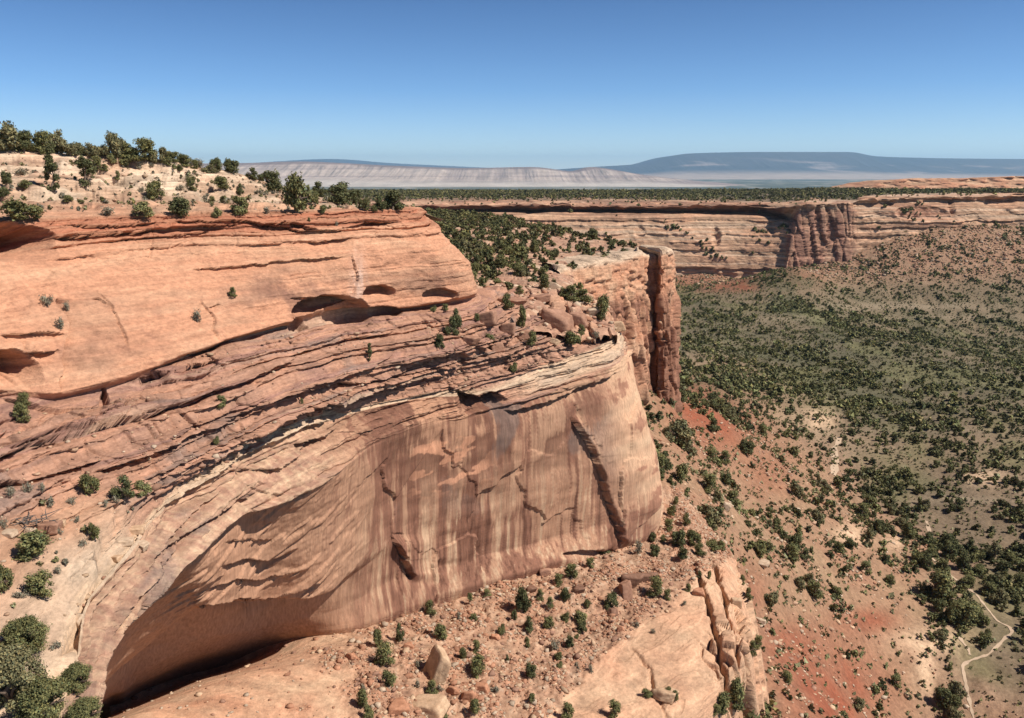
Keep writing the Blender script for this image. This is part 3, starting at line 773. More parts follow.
# low red rim set back on the plateau at the right
Rr = [[(862,187,1750),(880,182,1750),(910,178.5,1750),(960,178,1750),(1024,176,1750),(1200,175,1750)],
      [(866,188,1735),(882,185,1735),(912,182,1735),(960,181,1735),(1024,180,1735),(1200,178,1735)],
      [(866,192,1700),(885,192,1700),(912,192,1690),(960,192,1690),(1024,192,1690),(1200,192,1690)]]
rr = [W(*np.array(r, float).T) for r in Rr]
rr = [rr[0] + np.array([0, 200, -8.])] + rr + [rr[-1] + np.array([0, -10, -12.])]
PR, TR, SR = net(np.stack(rr), 320, [4, 10, 26, 4], sm=0)
xr, yr, zr = PR[..., 0], PR[..., 1], PR[..., 2]
rm = fbm(xr / 30, yr / 30, zr / 12, 4)
PR2 = PR.copy(); PR2[..., 1] += rm * 22; PR2[..., 2] += rm * 2.5
sheet('plateau_rim', PR2, M_far, mix(ORANGE * .85, PALE, .3 + 1.2 * rm), kind='structure')

# ------------------------------------------------------------------ the wide valley and the ranges behind it
yv = np.concatenate([np.geomspace(2300, 60000, 150)])
av = np.linspace(-0.8, 0.95, 360)
Yv, Av = np.meshgrid(yv, av, indexing='ij')
Xv = Yv * Av
vn = fbm(Xv / 2500, Yv / 2500, Xv * 0, 4); vf = fbm(Xv / 500, Yv / 900, Xv * 0 + 3, 3)
Zv = -330 + 18 * vn - (Yv - 2300) * 0
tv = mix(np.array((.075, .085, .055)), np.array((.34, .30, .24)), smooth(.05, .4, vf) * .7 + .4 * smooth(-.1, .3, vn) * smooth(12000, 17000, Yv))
sheet('valley_floor', np.stack([Xv, Yv, Zv], -1), M_mount, tv, kind='structure')

def mountain(name, base, top, back, depth_amp, colf, ncol, freq, seed, seg=(30, 50, 10)):
    b = W(*np.array(base, float).T); t = W(*np.array(top, float).T)
    b[:, 2] = -345
    m_ = b + (t - b) * np.array([.62, .62, .33])
    r_ = [b, m_, t, t + np.array([0, back, -60.]), np.stack([t[:, 0], t[:, 1] + back * 2, 0 * t[:, 2] - 400], -1)]
    Pm, Tm, Sm = net(np.stack(r_), ncol, [seg[0], seg[1], seg[2], 6], sm=0, cubic_rows=False)
    x, y, z = Pm[..., 0], Pm[..., 1], Pm[..., 2]
    fl = .6 * fbm(x / freq, y * 0 + seed, z / freq / 4, 6, gain=.62, ridged=True) + .6 * fbm(x / freq / 3.1, y * 0 + seed, z / freq / 2, 4)
    lo = fbm(x / freq / 5, y / freq / 5, z * 0 + seed, 3)
    k = smooth(.15, 1.0, Tm) * smooth(2.05, 1.7, Tm)
    Pm = Pm.copy()
    Pm[..., 1] -= depth_amp * (fl * 1.0 + 1.3 * lo) * k
    Pm[..., 2] += .05 * depth_amp * fl * k
    sheet(name, Pm, M_mount, colf(x, y, z, Tm, fl, lo), kind='structure')
def c_book(x, y, z, t, fl, lo):
    c = mix(np.array((.42, .33, .265)), np.array((.17, .125, .11)), .45 - 1.2 * fl)
    c = mix(c, np.array((.22, .16, .14)), .6 * smooth(.0, .3, fbm(x / 9000, y * 0, z / 60, 3)))
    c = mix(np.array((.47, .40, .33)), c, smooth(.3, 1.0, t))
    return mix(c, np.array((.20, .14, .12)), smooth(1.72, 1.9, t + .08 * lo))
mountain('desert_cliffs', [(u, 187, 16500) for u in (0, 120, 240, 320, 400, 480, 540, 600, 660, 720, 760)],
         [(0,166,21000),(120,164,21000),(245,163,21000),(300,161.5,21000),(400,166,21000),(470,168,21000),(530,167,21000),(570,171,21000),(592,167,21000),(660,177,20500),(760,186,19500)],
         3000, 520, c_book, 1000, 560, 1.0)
def c_mesa(x, y, z, t, fl, lo):
    c = mix(np.array((.025, .036, .050)), np.array((.075, .068, .07)), .5 + .9 * lo)
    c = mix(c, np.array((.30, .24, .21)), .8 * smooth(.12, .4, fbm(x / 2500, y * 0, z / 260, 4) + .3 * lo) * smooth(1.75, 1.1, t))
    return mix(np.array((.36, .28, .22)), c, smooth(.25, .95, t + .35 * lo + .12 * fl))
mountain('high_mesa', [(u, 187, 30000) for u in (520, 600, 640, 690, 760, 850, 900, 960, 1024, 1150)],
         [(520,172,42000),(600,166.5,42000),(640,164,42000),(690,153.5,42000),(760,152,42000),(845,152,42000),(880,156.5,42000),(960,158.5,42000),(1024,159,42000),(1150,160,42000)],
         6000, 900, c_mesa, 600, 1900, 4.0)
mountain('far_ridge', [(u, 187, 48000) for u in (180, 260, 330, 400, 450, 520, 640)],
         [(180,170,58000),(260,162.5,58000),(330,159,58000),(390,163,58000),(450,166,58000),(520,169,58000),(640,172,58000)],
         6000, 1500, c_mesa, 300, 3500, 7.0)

#__PART2__
# ------------------------------------------------------------------ air between here and the ranges
hz = bpy.data.materials.new('valley_air')
hz.use_nodes = True
hn = hz.node_tree
hn.nodes.clear()
pv_ = hn.nodes.new('ShaderNodeVolumePrincipled')
pv_.inputs['Color'].default_value = (0.46, 0.74, 1.0, 1)
pv_.inputs['Density'].default_value = HAZE
pv_.inputs['Density Attribute'].default_value = ''
pv_.inputs['Anisotropy'].default_value = 0.2
ho = hn.nodes.new('ShaderNodeOutputMaterial')
hn.links.new(pv_.outputs[0], ho.inputs['Volume'])
hb = np.array([(x, y, z) for x in (-70000, 75000) for y in (-3000, 80000) for z in (-425, 1300)], float)
hf = [(0, 1, 3, 2), (4, 6, 7, 5), (0, 4, 5, 1), (2, 3, 7, 6), (0, 2, 6, 4), (1, 5, 7, 3)]
link('haze', raw_mesh('haze', hb, np.array(hf), 4, hz, smooth_shade=False), kind='stuff')

# ------------------------------------------------------------------ plants
LEAF = {'juniper': (0.150, 0.142, 0.056), 'dark': (0.100, 0.100, 0.042), 'light': (0.205, 0.192, 0.080), 'sage': (0.22, 0.195, 0.135), 'olive': (0.180, 0.158, 0.076)}

def crown(seed, n, leaf, hr=0.85, nl=10, colr='juniper', low=0.04, ragged=0.25, cone=0.0, rs=1.0):
    """leaf triangles spread through overlapping clumps; width 1, height hr, foot at z = 0"""
    r = np.random.default_rng(seed)
    hgt = np.sort(r.random(nl)) ** 1.15
    hgt[:max(2, nl // 4)] *= .4
    dome_r = .34 * np.sqrt(np.clip(1.02 - hgt ** 2, 0, 1)) * (1 - cone * hgt) * np.where(hgt < .12, .85, 1)
    an_ = r.uniform(0, 6.28, nl) ; rr_ = np.sqrt(r.random(nl)) * dome_r
    cx, cy = rr_ * np.cos(an_), rr_ * np.sin(an_)
    zz = .10 + low + hgt * (hr - .30)
    rad = rs * r.uniform(.09, .24, nl) * (1 - .45 * cone * zz / hr)
    pick = r.choice(nl, n, p=rad ** 2 / (rad ** 2).sum())
    d = r.normal(size=(n, 3)); d /= np.linalg.norm(d, axis=1, keepdims=True)
    rr = rad[pick] * (r.random(n) ** .35) * (1 + ragged * r.normal(size=n) * .5)
    ctr = np.stack([cx, cy, zz], -1)[pick] + d * rr[:, None] * np.array([1, 1, .9])
    ctr[:, 2] = np.maximum(ctr[:, 2], .02)
    nrm = d * .8 + r.normal(size=(n, 3)) * .6 + np.array([0, 0, .25]); nrm /= np.linalg.norm(nrm, axis=1, keepdims=True)
    t1 = np.cross(nrm, r.normal(size=(n, 3))); t1 /= np.linalg.norm(t1, axis=1, keepdims=True)
    t2 = np.cross(nrm, t1)
    s = leaf * r.uniform(.6, 1.3, n)[:, None]
    V = np.stack([ctr + t1 * s, ctr - t1 * s * .5 + t2 * s * .87, ctr - t1 * s * .5 - t2 * s * .87], 1)
    lobe = r.uniform(.75, 1.3, nl)[pick]
    col = np.array(LEAF[colr]) * (lobe * r.uniform(.7, 1.35, n))[:, None]
    col = col * (1 + np.array([.25, .08, -.05]) * r.normal(size=(n, 1)) * .5)
    return V.reshape(-1, 3), np.repeat(col, 3, 0)

def tube(pts, rads, k=6):
    pts = np.asarray(pts, float); V = []; Fc = []
    for i, (p, rd) in enumerate(zip(pts, rads)):
        t = pts[min(i + 1, len(pts) - 1)] - pts[max(i - 1, 0)]
        t /= np.linalg.norm(t) + 1e-9
        a = np.cross(t, [.31, .77, .11]); a /= np.linalg.norm(a); b = np.cross(t, a)
        for q in range(k):
            an = 2 * math.pi * q / k
            V.append(p + rd * (math.cos(an) * a + math.sin(an) * b))
    for i in range(len(pts) - 1):
        for q in range(k):
            Fc.append((i * k + q, i * k + (q + 1) % k, (i + 1) * k + (q + 1) % k, (i + 1) * k + q))
    return np.array(V), np.array(Fc)

def join_tubes(ts):
    V, Fc, o = [], [], 0
    for v, f in ts:
        V.append(v); Fc.append(f + o); o += len(v)
    return np.concatenate(V), np.concatenate(Fc)

def trunk_mesh(seed, hr):
    r = np.random.default_rng(seed + 900)
    ts = []
    h = hr * .62
    px_ = r.normal(0, .05, (5, 3)); px_[:, 2] = 0; px_[0] = 0
    base = np.array([[0, 0, -.12], [0, 0, h * .2], [0, 0, h * .45], [0, 0, h * .75], [0, 0, h]]) + px_
    ts.append(tube(base, [.055, .045, .036, .026, .012], 7))
    for i in range(5):
        a = r.uniform(0, 6.28); z0 = h * r.uniform(.12, .6)
        o = np.array([0, 0, z0]); e = np.array([math.cos(a) * .28, math.sin(a) * .28, z0 + r.uniform(.08, .28)])
        ts.append(tube([o, o * .5 + e * .5 + np.array([0, 0, .03]), e], [.026, .018, .008], 5))
    V, Fc = join_tubes(ts)
    return raw_mesh('trunk', V, Fc, 4, M_bark)

def crown_mesh(*a, **k):
    V, c = crown(*a, **k)
    return raw_mesh('crown', V, np.arange(len(V)), 3, M_leaf, c, smooth_shade=False)

PROTO = {}
def proto(kind):
    if kind not in PROTO:
        L = []
        for q in range({'near': 3, 'juniper': 5, 'dark': 3, 'pinyon': 2, 'light': 3, 'sage': 3, 'olive': 2}[kind]):
            if kind == 'near':
                L.append((crown_mesh(40 + q, 15000, .015, .80, 60, 'olive' if q == 1 else 'juniper', .02, .35, 0, .55), trunk_mesh(40 + q, .8), .80))
            elif kind == 'pinyon':
                L.append((crown_mesh(60 + q, 2600, .042, 1.75, 18, 'dark', .03, .3, .45), trunk_mesh(60 + q, 1.75), 1.75))
            elif kind == 'sage':
                L.append((crown_mesh(70 + q, 420, .042, .62, 9, 'sage', .02, .6), trunk_mesh(70 + q, .55), .62))
            else:
                hr = .74 + .10 * q
                L.append((crown_mesh(80 + 7 * q + len(kind), 2600, .036, hr, 13 + 3 * q, kind, .02, .4, 0, .85), trunk_mesh(80 + q, hr), hr))
        PROTO[kind] = L
    return PROTO[kind]

DG = bpy.context.evaluated_depsgraph_get()
bpy.context.view_layer.update()
haze_o = bpy.data.objects['haze']
haze_o.hide_viewport = True
bpy.context.view_layer.update()
DG.update()
def cast(u, v):
    d = Vector(ray(u, v)).normalized()
    ok, loc, nor, idx, ob, mt = SC.ray_cast(DG, Vector((0, 0, 0)), d, distance=6000)
    return (loc, nor, ob) if ok else None
def drop(x, y, z=60):
    ok, loc, nor, idx, ob, mt = SC.ray_cast(DG, Vector((x, y, z)), Vector((0, 0, -1)))
    return loc if ok else None

MARKS = [("the far left hilltop",8,135),("the skyline tree gap",135,150),("the skyline's right end",235,165),
 ("the two tall terrace pinyons",72,190),("the upper left dark alcove",25,240),("the bare sandy terrace",130,205),
 ("the hill's pale ledges",185,180),("the biggest red rim juniper",297,195),("the tree covered rim tip",395,200),
 ("the twin dark alcoves",355,305),("the left wall's shadowed corner",15,370),("the orange wall's long cracks",190,300),
 ("the banded ledge series",300,385),("the pale lower left shelf",60,575),("the dead branch heap",25,520),
 ("the leaning shelf slab",79,615),("the lower left corner",20,700),("the big cliff's cream rim",190,500),
 ("the notch above the varnished wall",475,390),("the orange wall's rounded end",476,290),("the shaded overhang boulder",560,320),
 ("the tip of the cliff nose",618,340),("the white bench slab",535,268),("the bench's pale outcrops",510,240),
 ("the bench's wooded left side",445,235),("the split tower's flat top",655,252),("the split tower's foot",655,400),
 ("the rounded nose's foot",655,530),("the tall brown boulders",628,585),("the leaning talus slab",435,660),
 ("the flat rectangular talus block",430,705),("the varnished wall's foot",480,590),("the great alcove's arch",200,640),
 ("the slickrock dome's upper edge",620,640),("the round dome boulder",664,695),("the deep slickrock crack",715,620),
 ("the slickrock bench's right foot",745,680),("the lower red clay slope",830,690),("the upper red patch",720,425),
 ("the dirt trail's fork",962,662),("the dirt trail's bend",1005,635),("the pale wash bank",930,680),
 ("the white valley clearing",822,415),("the bare right edge patch",985,478),("the straight valley trail",835,455),
 ("the sunny orange mound",860,600),("the grey clay hump",775,550),("the grassy green strip",800,378),
 ("the rubble slope's middle",700,500),("the lower right corner",1015,710)]
ORD = "closest second third fourth fifth sixth seventh eighth ninth tenth eleventh twelfth thirteenth fourteenth fifteenth sixteenth seventeenth eighteenth nineteenth twentieth".split()
MARK_COUNT = {}
PLANTS = []     # (u, v_mid, px_w, maker)
def label_for(u, v, noun, adj):
    k = min(range(len(MARKS)), key=lambda i: (MARKS[i][1] - u) ** 2 + (MARKS[i][2] - v) ** 2)
    n, mu, mv = MARKS[k]
    side = ('right of' if u > mu else 'left of') if abs(u - mu) > abs(v - mv) else ('below' if v > mv else 'above')
    return (k, noun, side), n, side

PENDING = []
def label_all():
    groups = {}
    for o, u, v, noun, adj in PENDING:
        key, n, side = label_for(u, v, noun, adj)
        groups.setdefault(key, []).append((math.hypot(u - MARKS[key[0]][1], v - MARKS[key[0]][2]), o, adj, n, side))
    for key, L in groups.items():
        L.sort(key=lambda q: q[0])
        for i, (d, o, adj, n, side) in enumerate(L):
            if len(L) == 1:
                o['label'] = f"{adj} {key[1]} {side} {n}"
            else:
                o['label'] = f"{adj} {key[1]} {side} {n}, {ORD[min(i, 19)]}{' closest' if i else ''} to it"

ADJ = {'near': 'large green', 'juniper': 'rounded green', 'dark': 'dark green', 'pinyon': 'tall dark', 'light': 'light green', 'olive': 'olive green', 'sage': 'low grey'}
def plant(loc, w, h, kind, group, k=None):
    P_ = proto(kind)
    cm, tm_, hr = P_[random.randrange(len(P_)) if k is None else k % len(P_)]
    u, v, dep = project(np.array(loc))
    if kind == 'sage':
        o = link('sagebrush', None, category='shrub', group=group)
        link('crown', cm, o); link('trunk', tm_, o)
        noun = 'sagebrush'
    else:
        noun = 'pinyon pine' if kind == 'pinyon' else 'juniper'
        o = link('pinyon_pine' if kind == 'pinyon' else 'juniper_tree', None, category='tree', group=group)
        link('crown', cm, o); link('trunk', tm_, o)
    o.location = loc
    o.rotation_euler = (0, 0, random.uniform(0, 6.28))
    o.scale = (w, w, h / hr)
    PENDING.append((o, float(u), float(v) - F_PX * h / float(dep) * .5, noun, ADJ[kind]))
    return o

HAND = """
12 147 38 32 olive|30 149 14 20 juniper|45 148 22 24 juniper|60 147 24 26 olive|71 150 18 14 olive|90 147 22 16 olive|115 148 22 28 olive|100 155 12 10 olive|145 151 28 24 juniper|166 154 18 14 olive|182 157 10 10 dark|191 156 8 8 sage
3 150 24 20 olive|24 146 20 22 dark|38 150 18 14 juniper|53 149 18 18 dark|80 149 16 14 olive|104 150 16 13 olive|126 152 22 15 juniper|133 153 16 12 dark|156 153 18 15 olive|174 156 16 11 juniper|200 158 14 9 sage|122 147 14 20 olive|
210 158 20 10 olive|216 168 16 14 dark|232 172 19 15 dark|54 192 20 42 pinyon|86 189 24 38 pinyon|97 172 14 16 juniper|22 176 18 10 sage|7 185 13 14 dark|4 198 14 11 dark|26 190 16 10 juniper|20 221 48 22 juniper|68 203 13 7 juniper|102 202 5 5 juniper|80 204 11 4 juniper
112 165 10 11 light|126 167 18 12 light|105 172 9 7 juniper|118 181 7 9 juniper|140 170 12 9 sage|152 168 8 6 sage|168 167 14 10 juniper|186 168 15 12 juniper|195 170 10 10 juniper|180 172 9 7 dark|156 201 24 21 juniper|142 193 8 7 sage|192 192 14 16 juniper|180 191 12 7 sage|182 217 27 21 dark|143 218 27 16 light|108 216 22 9 sage
222 190 20 13 juniper|205 203 10 8 sage|212 204 10 7 juniper|224 204 12 8 juniper|239 215 22 20 juniper|217 218 13 12 light|241 196 10 12 dark|267 215 11 8 sage|252 181 14 13 dark|261 178 10 8 dark|272 192 26 21 dark|260 195 14 6 sage|297 213 38 40 juniper|315 205 14 14 juniper|323 214 11 8 juniper|320 196 18 16 dark|338 194 30 20 dark|345 200 28 20 dark|358 207 14 17 dark|366 196 12 14 juniper|374 213 8 7 juniper|380 206 16 14 dark|394 204 28 20 dark|309 222 4 4 juniper|337 227 6 5 sage
233 298 10 10 juniper|198 323 14 13 sage|47 306 18 13 sage|67 312 10 10 sage|60 330 14 12 sage
23 424 20 22 juniper|24 408 17 16 juniper|221 408 12 14 juniper|217 446 8 10 juniper|302 405 5 6 juniper|89 495 24 23 juniper|124 500 24 26 dark|143 496 20 17 light|34 558 43 28 juniper|3 593 24 34 juniper|40 596 31 27 juniper|94 541 13 20 juniper|83 548 11 11 sage|10 496 16 9 sage|28 494 12 14 sage|50 508 13 15 sage|42 492 10 9 sage|72 505 11 10 sage|105 508 8 8 sage|116 503 10 9 sage|77 523 9 9 sage|59 534 11 10 sage|58 575 11 9 sage|20 598 16 9 sage|4 528 10 12 sage
26 652 50 36 near|56 650 13 11 sage|12 706 72 60 near|45 722 60 46 near|78 694 36 32 near|86 726 44 28 near
370 362 9 18 pinyon|452 340 18 24 dark|456 328 14 20 dark|440 350 14 16 dark|434 313 9 7 juniper|445 311 9 7 juniper|489 347 14 14 juniper|477 322 8 8 juniper|507 311 14 17 juniper|522 328 12 24 juniper|520 295 11 9 light|532 346 14 14 juniper|582 303 24 15 juniper|571 302 22 16 juniper|602 320 20 24 juniper|581 336 9 12 juniper|571 345 22 14 juniper|596 338 8 8 sage|514 374 10 12 juniper|563 298 16 12 light
430 616 14 16 juniper|400 641 10 20 dark|378 648 14 20 juniper|384 666 24 26 juniper|388 687 18 19 juniper|363 708 18 20 juniper|368 720 15 16 juniper|441 640 18 16 juniper|470 602 8 9 juniper|487 597 10 8 juniper|459 620 7 9 sage|474 622 10 9 juniper|522 611 18 26 dark|514 621 8 12 dark|502 636 10 13 juniper|476 653 10 14 juniper|463 660 11 13 juniper|478 677 22 26 juniper|432 695 16 15 juniper|440 691 9 8 sage|418 669 8 12 sage|418 689 8 10 sage|475 715 16 17 juniper|507 662 5 8 dark|495 693 10 9 sage|443 719 12 8 juniper|364 690 8 7 sage
525 612 13 22 dark|540 601 10 12 juniper|550 608 10 11 juniper|565 601 12 15 dark|557 586 9 7 juniper|528 633 12 19 dark|527 648 8 11 juniper|549 630 14 15 juniper|566 624 11 13 juniper|579 622 18 14 light|582 633 13 12 dark|570 648 12 13 dark|577 640 6 6 juniper|587 609 9 11 juniper|611 608 18 16 dark|555 650 14 12 sage|559 661 10 10 juniper|560 669 8 8 juniper|531 678 14 17 dark|532 704 10 11 juniper|567 718 15 18 juniper|577 669 7 9 sage|591 672 9 10 sage|636 628 9 8 sage|653 634 7 6 sage|646 697 14 8 juniper|668 697 12 10 juniper|675 702 12 12 juniper|614 717 17 18 juniper|655 597 20 22 juniper|667 601 9 13 juniper|688 592 8 8 juniper|684 606 7 7 sage
572 579 16 17 juniper|590 568 11 11 juniper|603 554 14 7 light|559 586 12 13 juniper|638 554 13 14 sage|654 557 13 14 dark|652 542 9 11 dark|663 543 8 8 juniper|669 531 12 13 juniper|678 547 19 19 dark|692 546 20 18 juniper|699 557 14 14 juniper|683 560 14 13 dark|712 551 20 11 juniper|721 551 12 10 juniper|686 527 10 14 juniper|672 518 12 14 juniper|699 582 9 11 dark|709 580 6 9 juniper|668 470 9 9 juniper|676 505 8 9 juniper
735 708 26 30 juniper|722 712 22 20 juniper|752 656 12 16 juniper|758 648 12 14 juniper|716 714 12 10 juniper|748 600 9 14 juniper|742 585 8 10 juniper
"""
GRP = 'junipers and shrubs of the cliff tops and talus'
for tok in HAND.replace('\n', '|').split('|'):
    if not tok.strip():
        continue
    u, v, w, h, kind = tok.split()
    u, v, w, h = float(u), float(v), float(w), float(h)
    uc = min(max(u, 1), 1022); vc = min(v - 1, 717)
    hit = None
    for dv_ in (0, 2, 4, 7, 11, 16):
        hit = cast(u, v - 1 + dv_)
        if hit and hit[0].length < 320:
            break
    if not hit or hit[0].length > 320:
        print('no ground for', tok)
        continue
    loc = hit[0]
    dep = project(np.array(loc))[2]
    sc_ = float(dep) / F_PX
    big_ = 1.25 if kind == 'near' else 1.08
    plant(loc - Vector((0, 0, .02 * w * sc_)), w * sc_ * big_, h * sc_ * big_, kind, GRP)

# trees scattered over the valley floor and the wooded bench
def scatter(Pg, dens, n, seed):
    r = np.random.default_rng(seed)
    a = np.linalg.norm(np.cross(Pg[1:, :-1] - Pg[:-1, :-1], Pg[:-1, 1:] - Pg[:-1, :-1]), axis=-1)
    p = (a * dens[:-1, :-1]).ravel(); p /= p.sum()
    k = r.choice(len(p), n, p=p)
    i, j = np.divmod(k, Pg.shape[1] - 1)
    s, t = r.random(n)[:, None], r.random(n)[:, None]
    return Pg[i, j] * (1 - s) * (1 - t) + Pg[i + 1, j] * s * (1 - t) + Pg[i, j + 1] * (1 - s) * t + Pg[i + 1, j + 1] * s * t
TRAIL = [(974,720),(969,700),(965,680),(962,665),(972,660),(988,655),(998,646),(1005,638),(1013,633),(1010,627),(998,622),(985,606),(976,594)]
fu, fv, fd = project(PG)
inview = (fu > 560) & (fu < 1080) & (fv < 800)
df = (.15 + 1.6 * smooth(-.1, .45, gm + .7 * gn)) * np.where(slope > .3, np.where(Yg > 700, .85, .35), 1)
df = df * (1 - .93 * np.clip(redm * .9, 0, 1)) * (1 - .9 * np.clip(1.2 * spot(822, 415, 18, 12) + .9 * spot(835, 450, 8, 26) + spot(985, 478, 24, 9) + spot(935, 640, 40, 12) + spot(990, 690, 26, 40) + spot(850, 535, 14, 10) + spot(800, 378, 24, 6), 0, 1))
df = df * (1 - .55 * spot(870, 610, 60, 40)) + 3.5 * spot(943, 690, 10, 50) + 1.2 * spot(1000, 598, 40, 12) + 1.2 * spot(740, 390, 60, 22)
df = df * (1 - .75 * smooth(262, 255, gv) * 0) * inview
gap = smooth(-.30, .12, fbm(Xg / 34 + 7, Yg / 55, Xg * 0 + 3, 3)) * .82 + .18
df = df * gap * (1 - .85 * clear)
tr_d = np.full(gu.shape, 99.0)
for a_, b_ in zip(TRAIL[:-1], TRAIL[1:]):
    for k in np.linspace(0, 1, 8):
        tr_d = np.minimum(tr_d, np.hypot(gu - a_[0] - k * (b_[0] - a_[0]), (gv - a_[1] - k * (b_[1] - a_[1]) + 0) * 1.0))
df = df * smooth(5, 10, tr_d) * (1 - .75 * smooth(965, 980, gu) * smooth(640, 660, gv))
flo = scatter(PG, df, 25000, 1)
flo_w = (np.random.default_rng(2).gamma(2.6, .85, len(flo)) + .6) * np.interp(flo[:, 1], [200, 330, 480, 900], [1.05, .95, .78, .72])
bdens = (.08 + 1.0 * smooth(-.1, .4, bm_ + .7 * smooth(560, 450, project(PB2)[0]))) * smooth(1.2, 2.4, TB) * (SB < 3.0)
ben = scatter(PB2, bdens, 1700, 3)
ben_w = np.random.default_rng(4).gamma(7, .30, len(ben)) + .6
allp = np.concatenate([flo, ben]); allw = np.concatenate([flo_w, ben_w])
isb = np.arange(len(allp)) >= len(flo)
au, av_, ad = project(allp)
px = F_PX * allw / ad
inside = (au > 4) & (au < 1020) & (av_ > 5) & (av_ < 722)
order = np.argsort(-np.where(inside, px, 0))
n_j = sum(1 for o in COL.objects if o.name.startswith('juniper_tree'))
print('hand junipers', n_j)
chosen = []
for i in order[:900]:
    if n_j + len(chosen) >= 296:
        break
    top = Vector(allp[i] + np.array([0, 0, allw[i] * .6]))
    ok, loc, *_r = SC.ray_cast(DG, Vector((0, 0, 0)), top.normalized(), distance=top.length - .5)
    if not ok:
        chosen.append(i)
rt = random.Random(3)
for i in chosen:
    w = allw[i]
    plant(Vector(allp[i]) - Vector((0, 0, .05)), w, w * rt.uniform(.75, 1.0), rt.choice(['juniper', 'juniper', 'dark', 'olive']), 'junipers of the valley floor and bench')
rest = np.ones(len(allp), bool); rest[chosen] = False

LOWP = {}
def bake(name, pts, wid, lod, seed, tone_=1.0, kinds=('juniper', 'dark', 'juniper', 'olive'), label=None):
    r = np.random.default_rng(seed)
    n, leaf = lod
    protos = [crown(300 + q, n, leaf, .78, 7, kinds[q % len(kinds)], .02, .3) for q in range(6)]
    which = r.integers(0, 6, len(pts)); ang = r.uniform(0, 6.28, len(pts)); hs = r.uniform(.75, 1.2, len(pts)); tv_ = tone_ * r.uniform(.6, 1.35, len(pts))
    Vs, Cs = [], []
    for q in range(6):
        m = which == q
        if not m.any():
            continue
        v, c = protos[q]
        ca_, sa_ = np.cos(ang[m])[:, None], np.sin(ang[m])[:, None]
        w = wid[m][:, None]
        x = (v[None, :, 0] * ca_ - v[None, :, 1] * sa_) * w; y = (v[None, :, 0] * sa_ + v[None, :, 1] * ca_) * w
        z = v[None, :, 2] * w * hs[m][:, None] - .03 * w
        Vs.append((np.stack([x, y, z], -1) + pts[m][:, None]).reshape(-1, 3))
        Cs.append((c[None] * tv_[m][:, None, None]).reshape(-1, 3))
    V = np.concatenate(Vs)
    link(name, raw_mesh(name, V, np.arange(len(V)), 3, M_leaf, np.concatenate(Cs), smooth_shade=False), kind='stuff')
mf = rest & ~isb
near = mf & (ad < 430); farr = mf & (ad >= 430)
bake('floor_woodland', allp[near], allw[near], (150, .115), 5)
bake('far_woodland', allp[farr], allw[farr], (46, .21), 6, 1.25)
bake('bench_woodland', allp[rest & isb], allw[rest & isb], (170, .11), 7)
# low scrub between the trees of the floor
scr = scatter(PG, (.3 + smooth(-.3, .4, gm)) * smooth(3, 5, tr_d) * inview * (1 - .6 * np.clip(redm, 0, 1)), 42000, 8)
bake('floor_scrub', scr, np.random.default_rng(9).gamma(4, .22, len(scr)) + .3, (12, .28), 10, kinds=('olive', 'olive', 'light', 'juniper'))
# plateau woodland beyond the opposite rim
pdn = (smooth(2.1, 1.7, TW + .4 * wm) + .10 * smooth(2.9, 2.6, TW)) * (TW > 1) * (.4 + smooth(-.2, .3, wm + .5 * wh))
plt = scatter(PW2, pdn, 26000, 12)
bake('plateau_woodland', plt, np.random.default_rng(13).gamma(7, .36, len(plt)) + .8, (10, .40), 14)
wdn = wallz * smooth(4.0, 5.2, TW) * smooth(7, 6.4, TW) * smooth(.2, .5, wm + .3 * wh) * (1 - butt)
wl_ = scatter(PW2, wdn + 1e-9, 260, 15)
bake('wall_scrub', wl_, np.random.default_rng(16).gamma(6, .5, len(wl_)) + 1, (40, .24), 17)

# ------------------------------------------------------------------ rocks
import bmesh
def ico(sub):
    b = bmesh.new(); bmesh.ops.create_icosphere(b, subdivisions=sub, radius=1)
    v = np.array([q.co[:] for q in b.verts]); f = np.array([[q.index for q in p.verts] for p in b.faces]); b.free()
    return v, f
def rock(seed, sub, nplane=11, box=.0, rough=.05):
    r = np.random.default_rng(seed)
    v, f = ico(sub)
    nn = r.normal(size=(nplane, 3)); nn /= np.linalg.norm(nn, axis=1, keepdims=True)
    dd_ = r.uniform(.5, .85, nplane)
    ax = np.concatenate([np.eye(3), -np.eye(3)])
    nn = np.concatenate([ax + r.normal(0, .12 if box else .35, (6, 3)), nn[:4]]); dd_ = np.concatenate([r.uniform(.45, .66, 6), r.uniform(.80, 1.0, 4) if box else r.uniform(.62, .85, 4)])
    nn /= np.linalg.norm(nn, axis=1, keepdims=True)
    c = v @ nn.T
    rad = np.min(np.where(c > .05, dd_[None] / np.maximum(c, .05), 9), axis=1)
    rad = np.minimum(rad, 1.1)
    p = v * rad[:, None]
    p = p * (1 + rough * fbm(p[:, 0] * 3 + seed, p[:, 1] * 3, p[:, 2] * 5, 3))[:, None]
    return p, f
def rock_tint(p, base, seed):
    n = fbm(p[:, 0] * 2.2 + seed, p[:, 1] * 2.2, p[:, 2] * 4, 3)
    return mix(base, np.asarray(base) * np.array([.62, .55, .5]), .35 + .9 * n)
RK = {}
def rock_mesh(style, tone):
    key = (style, tone, random.randrange(3))
    if key not in RK:
        p, f = rock(100 + len(RK) * 3, 4, 12, 1 if style == 'slab' else 0, .07)
        RK[key] = raw_mesh('boulder', p, f, 3, M_stone, rock_tint(p, {'orange': ORANGE * .95, 'pale': PALE, 'cream': CREAM, 'brown': PINK * .62, 'pink': PINK}[tone], len(RK)), smooth_shade=False)
    return RK[key]
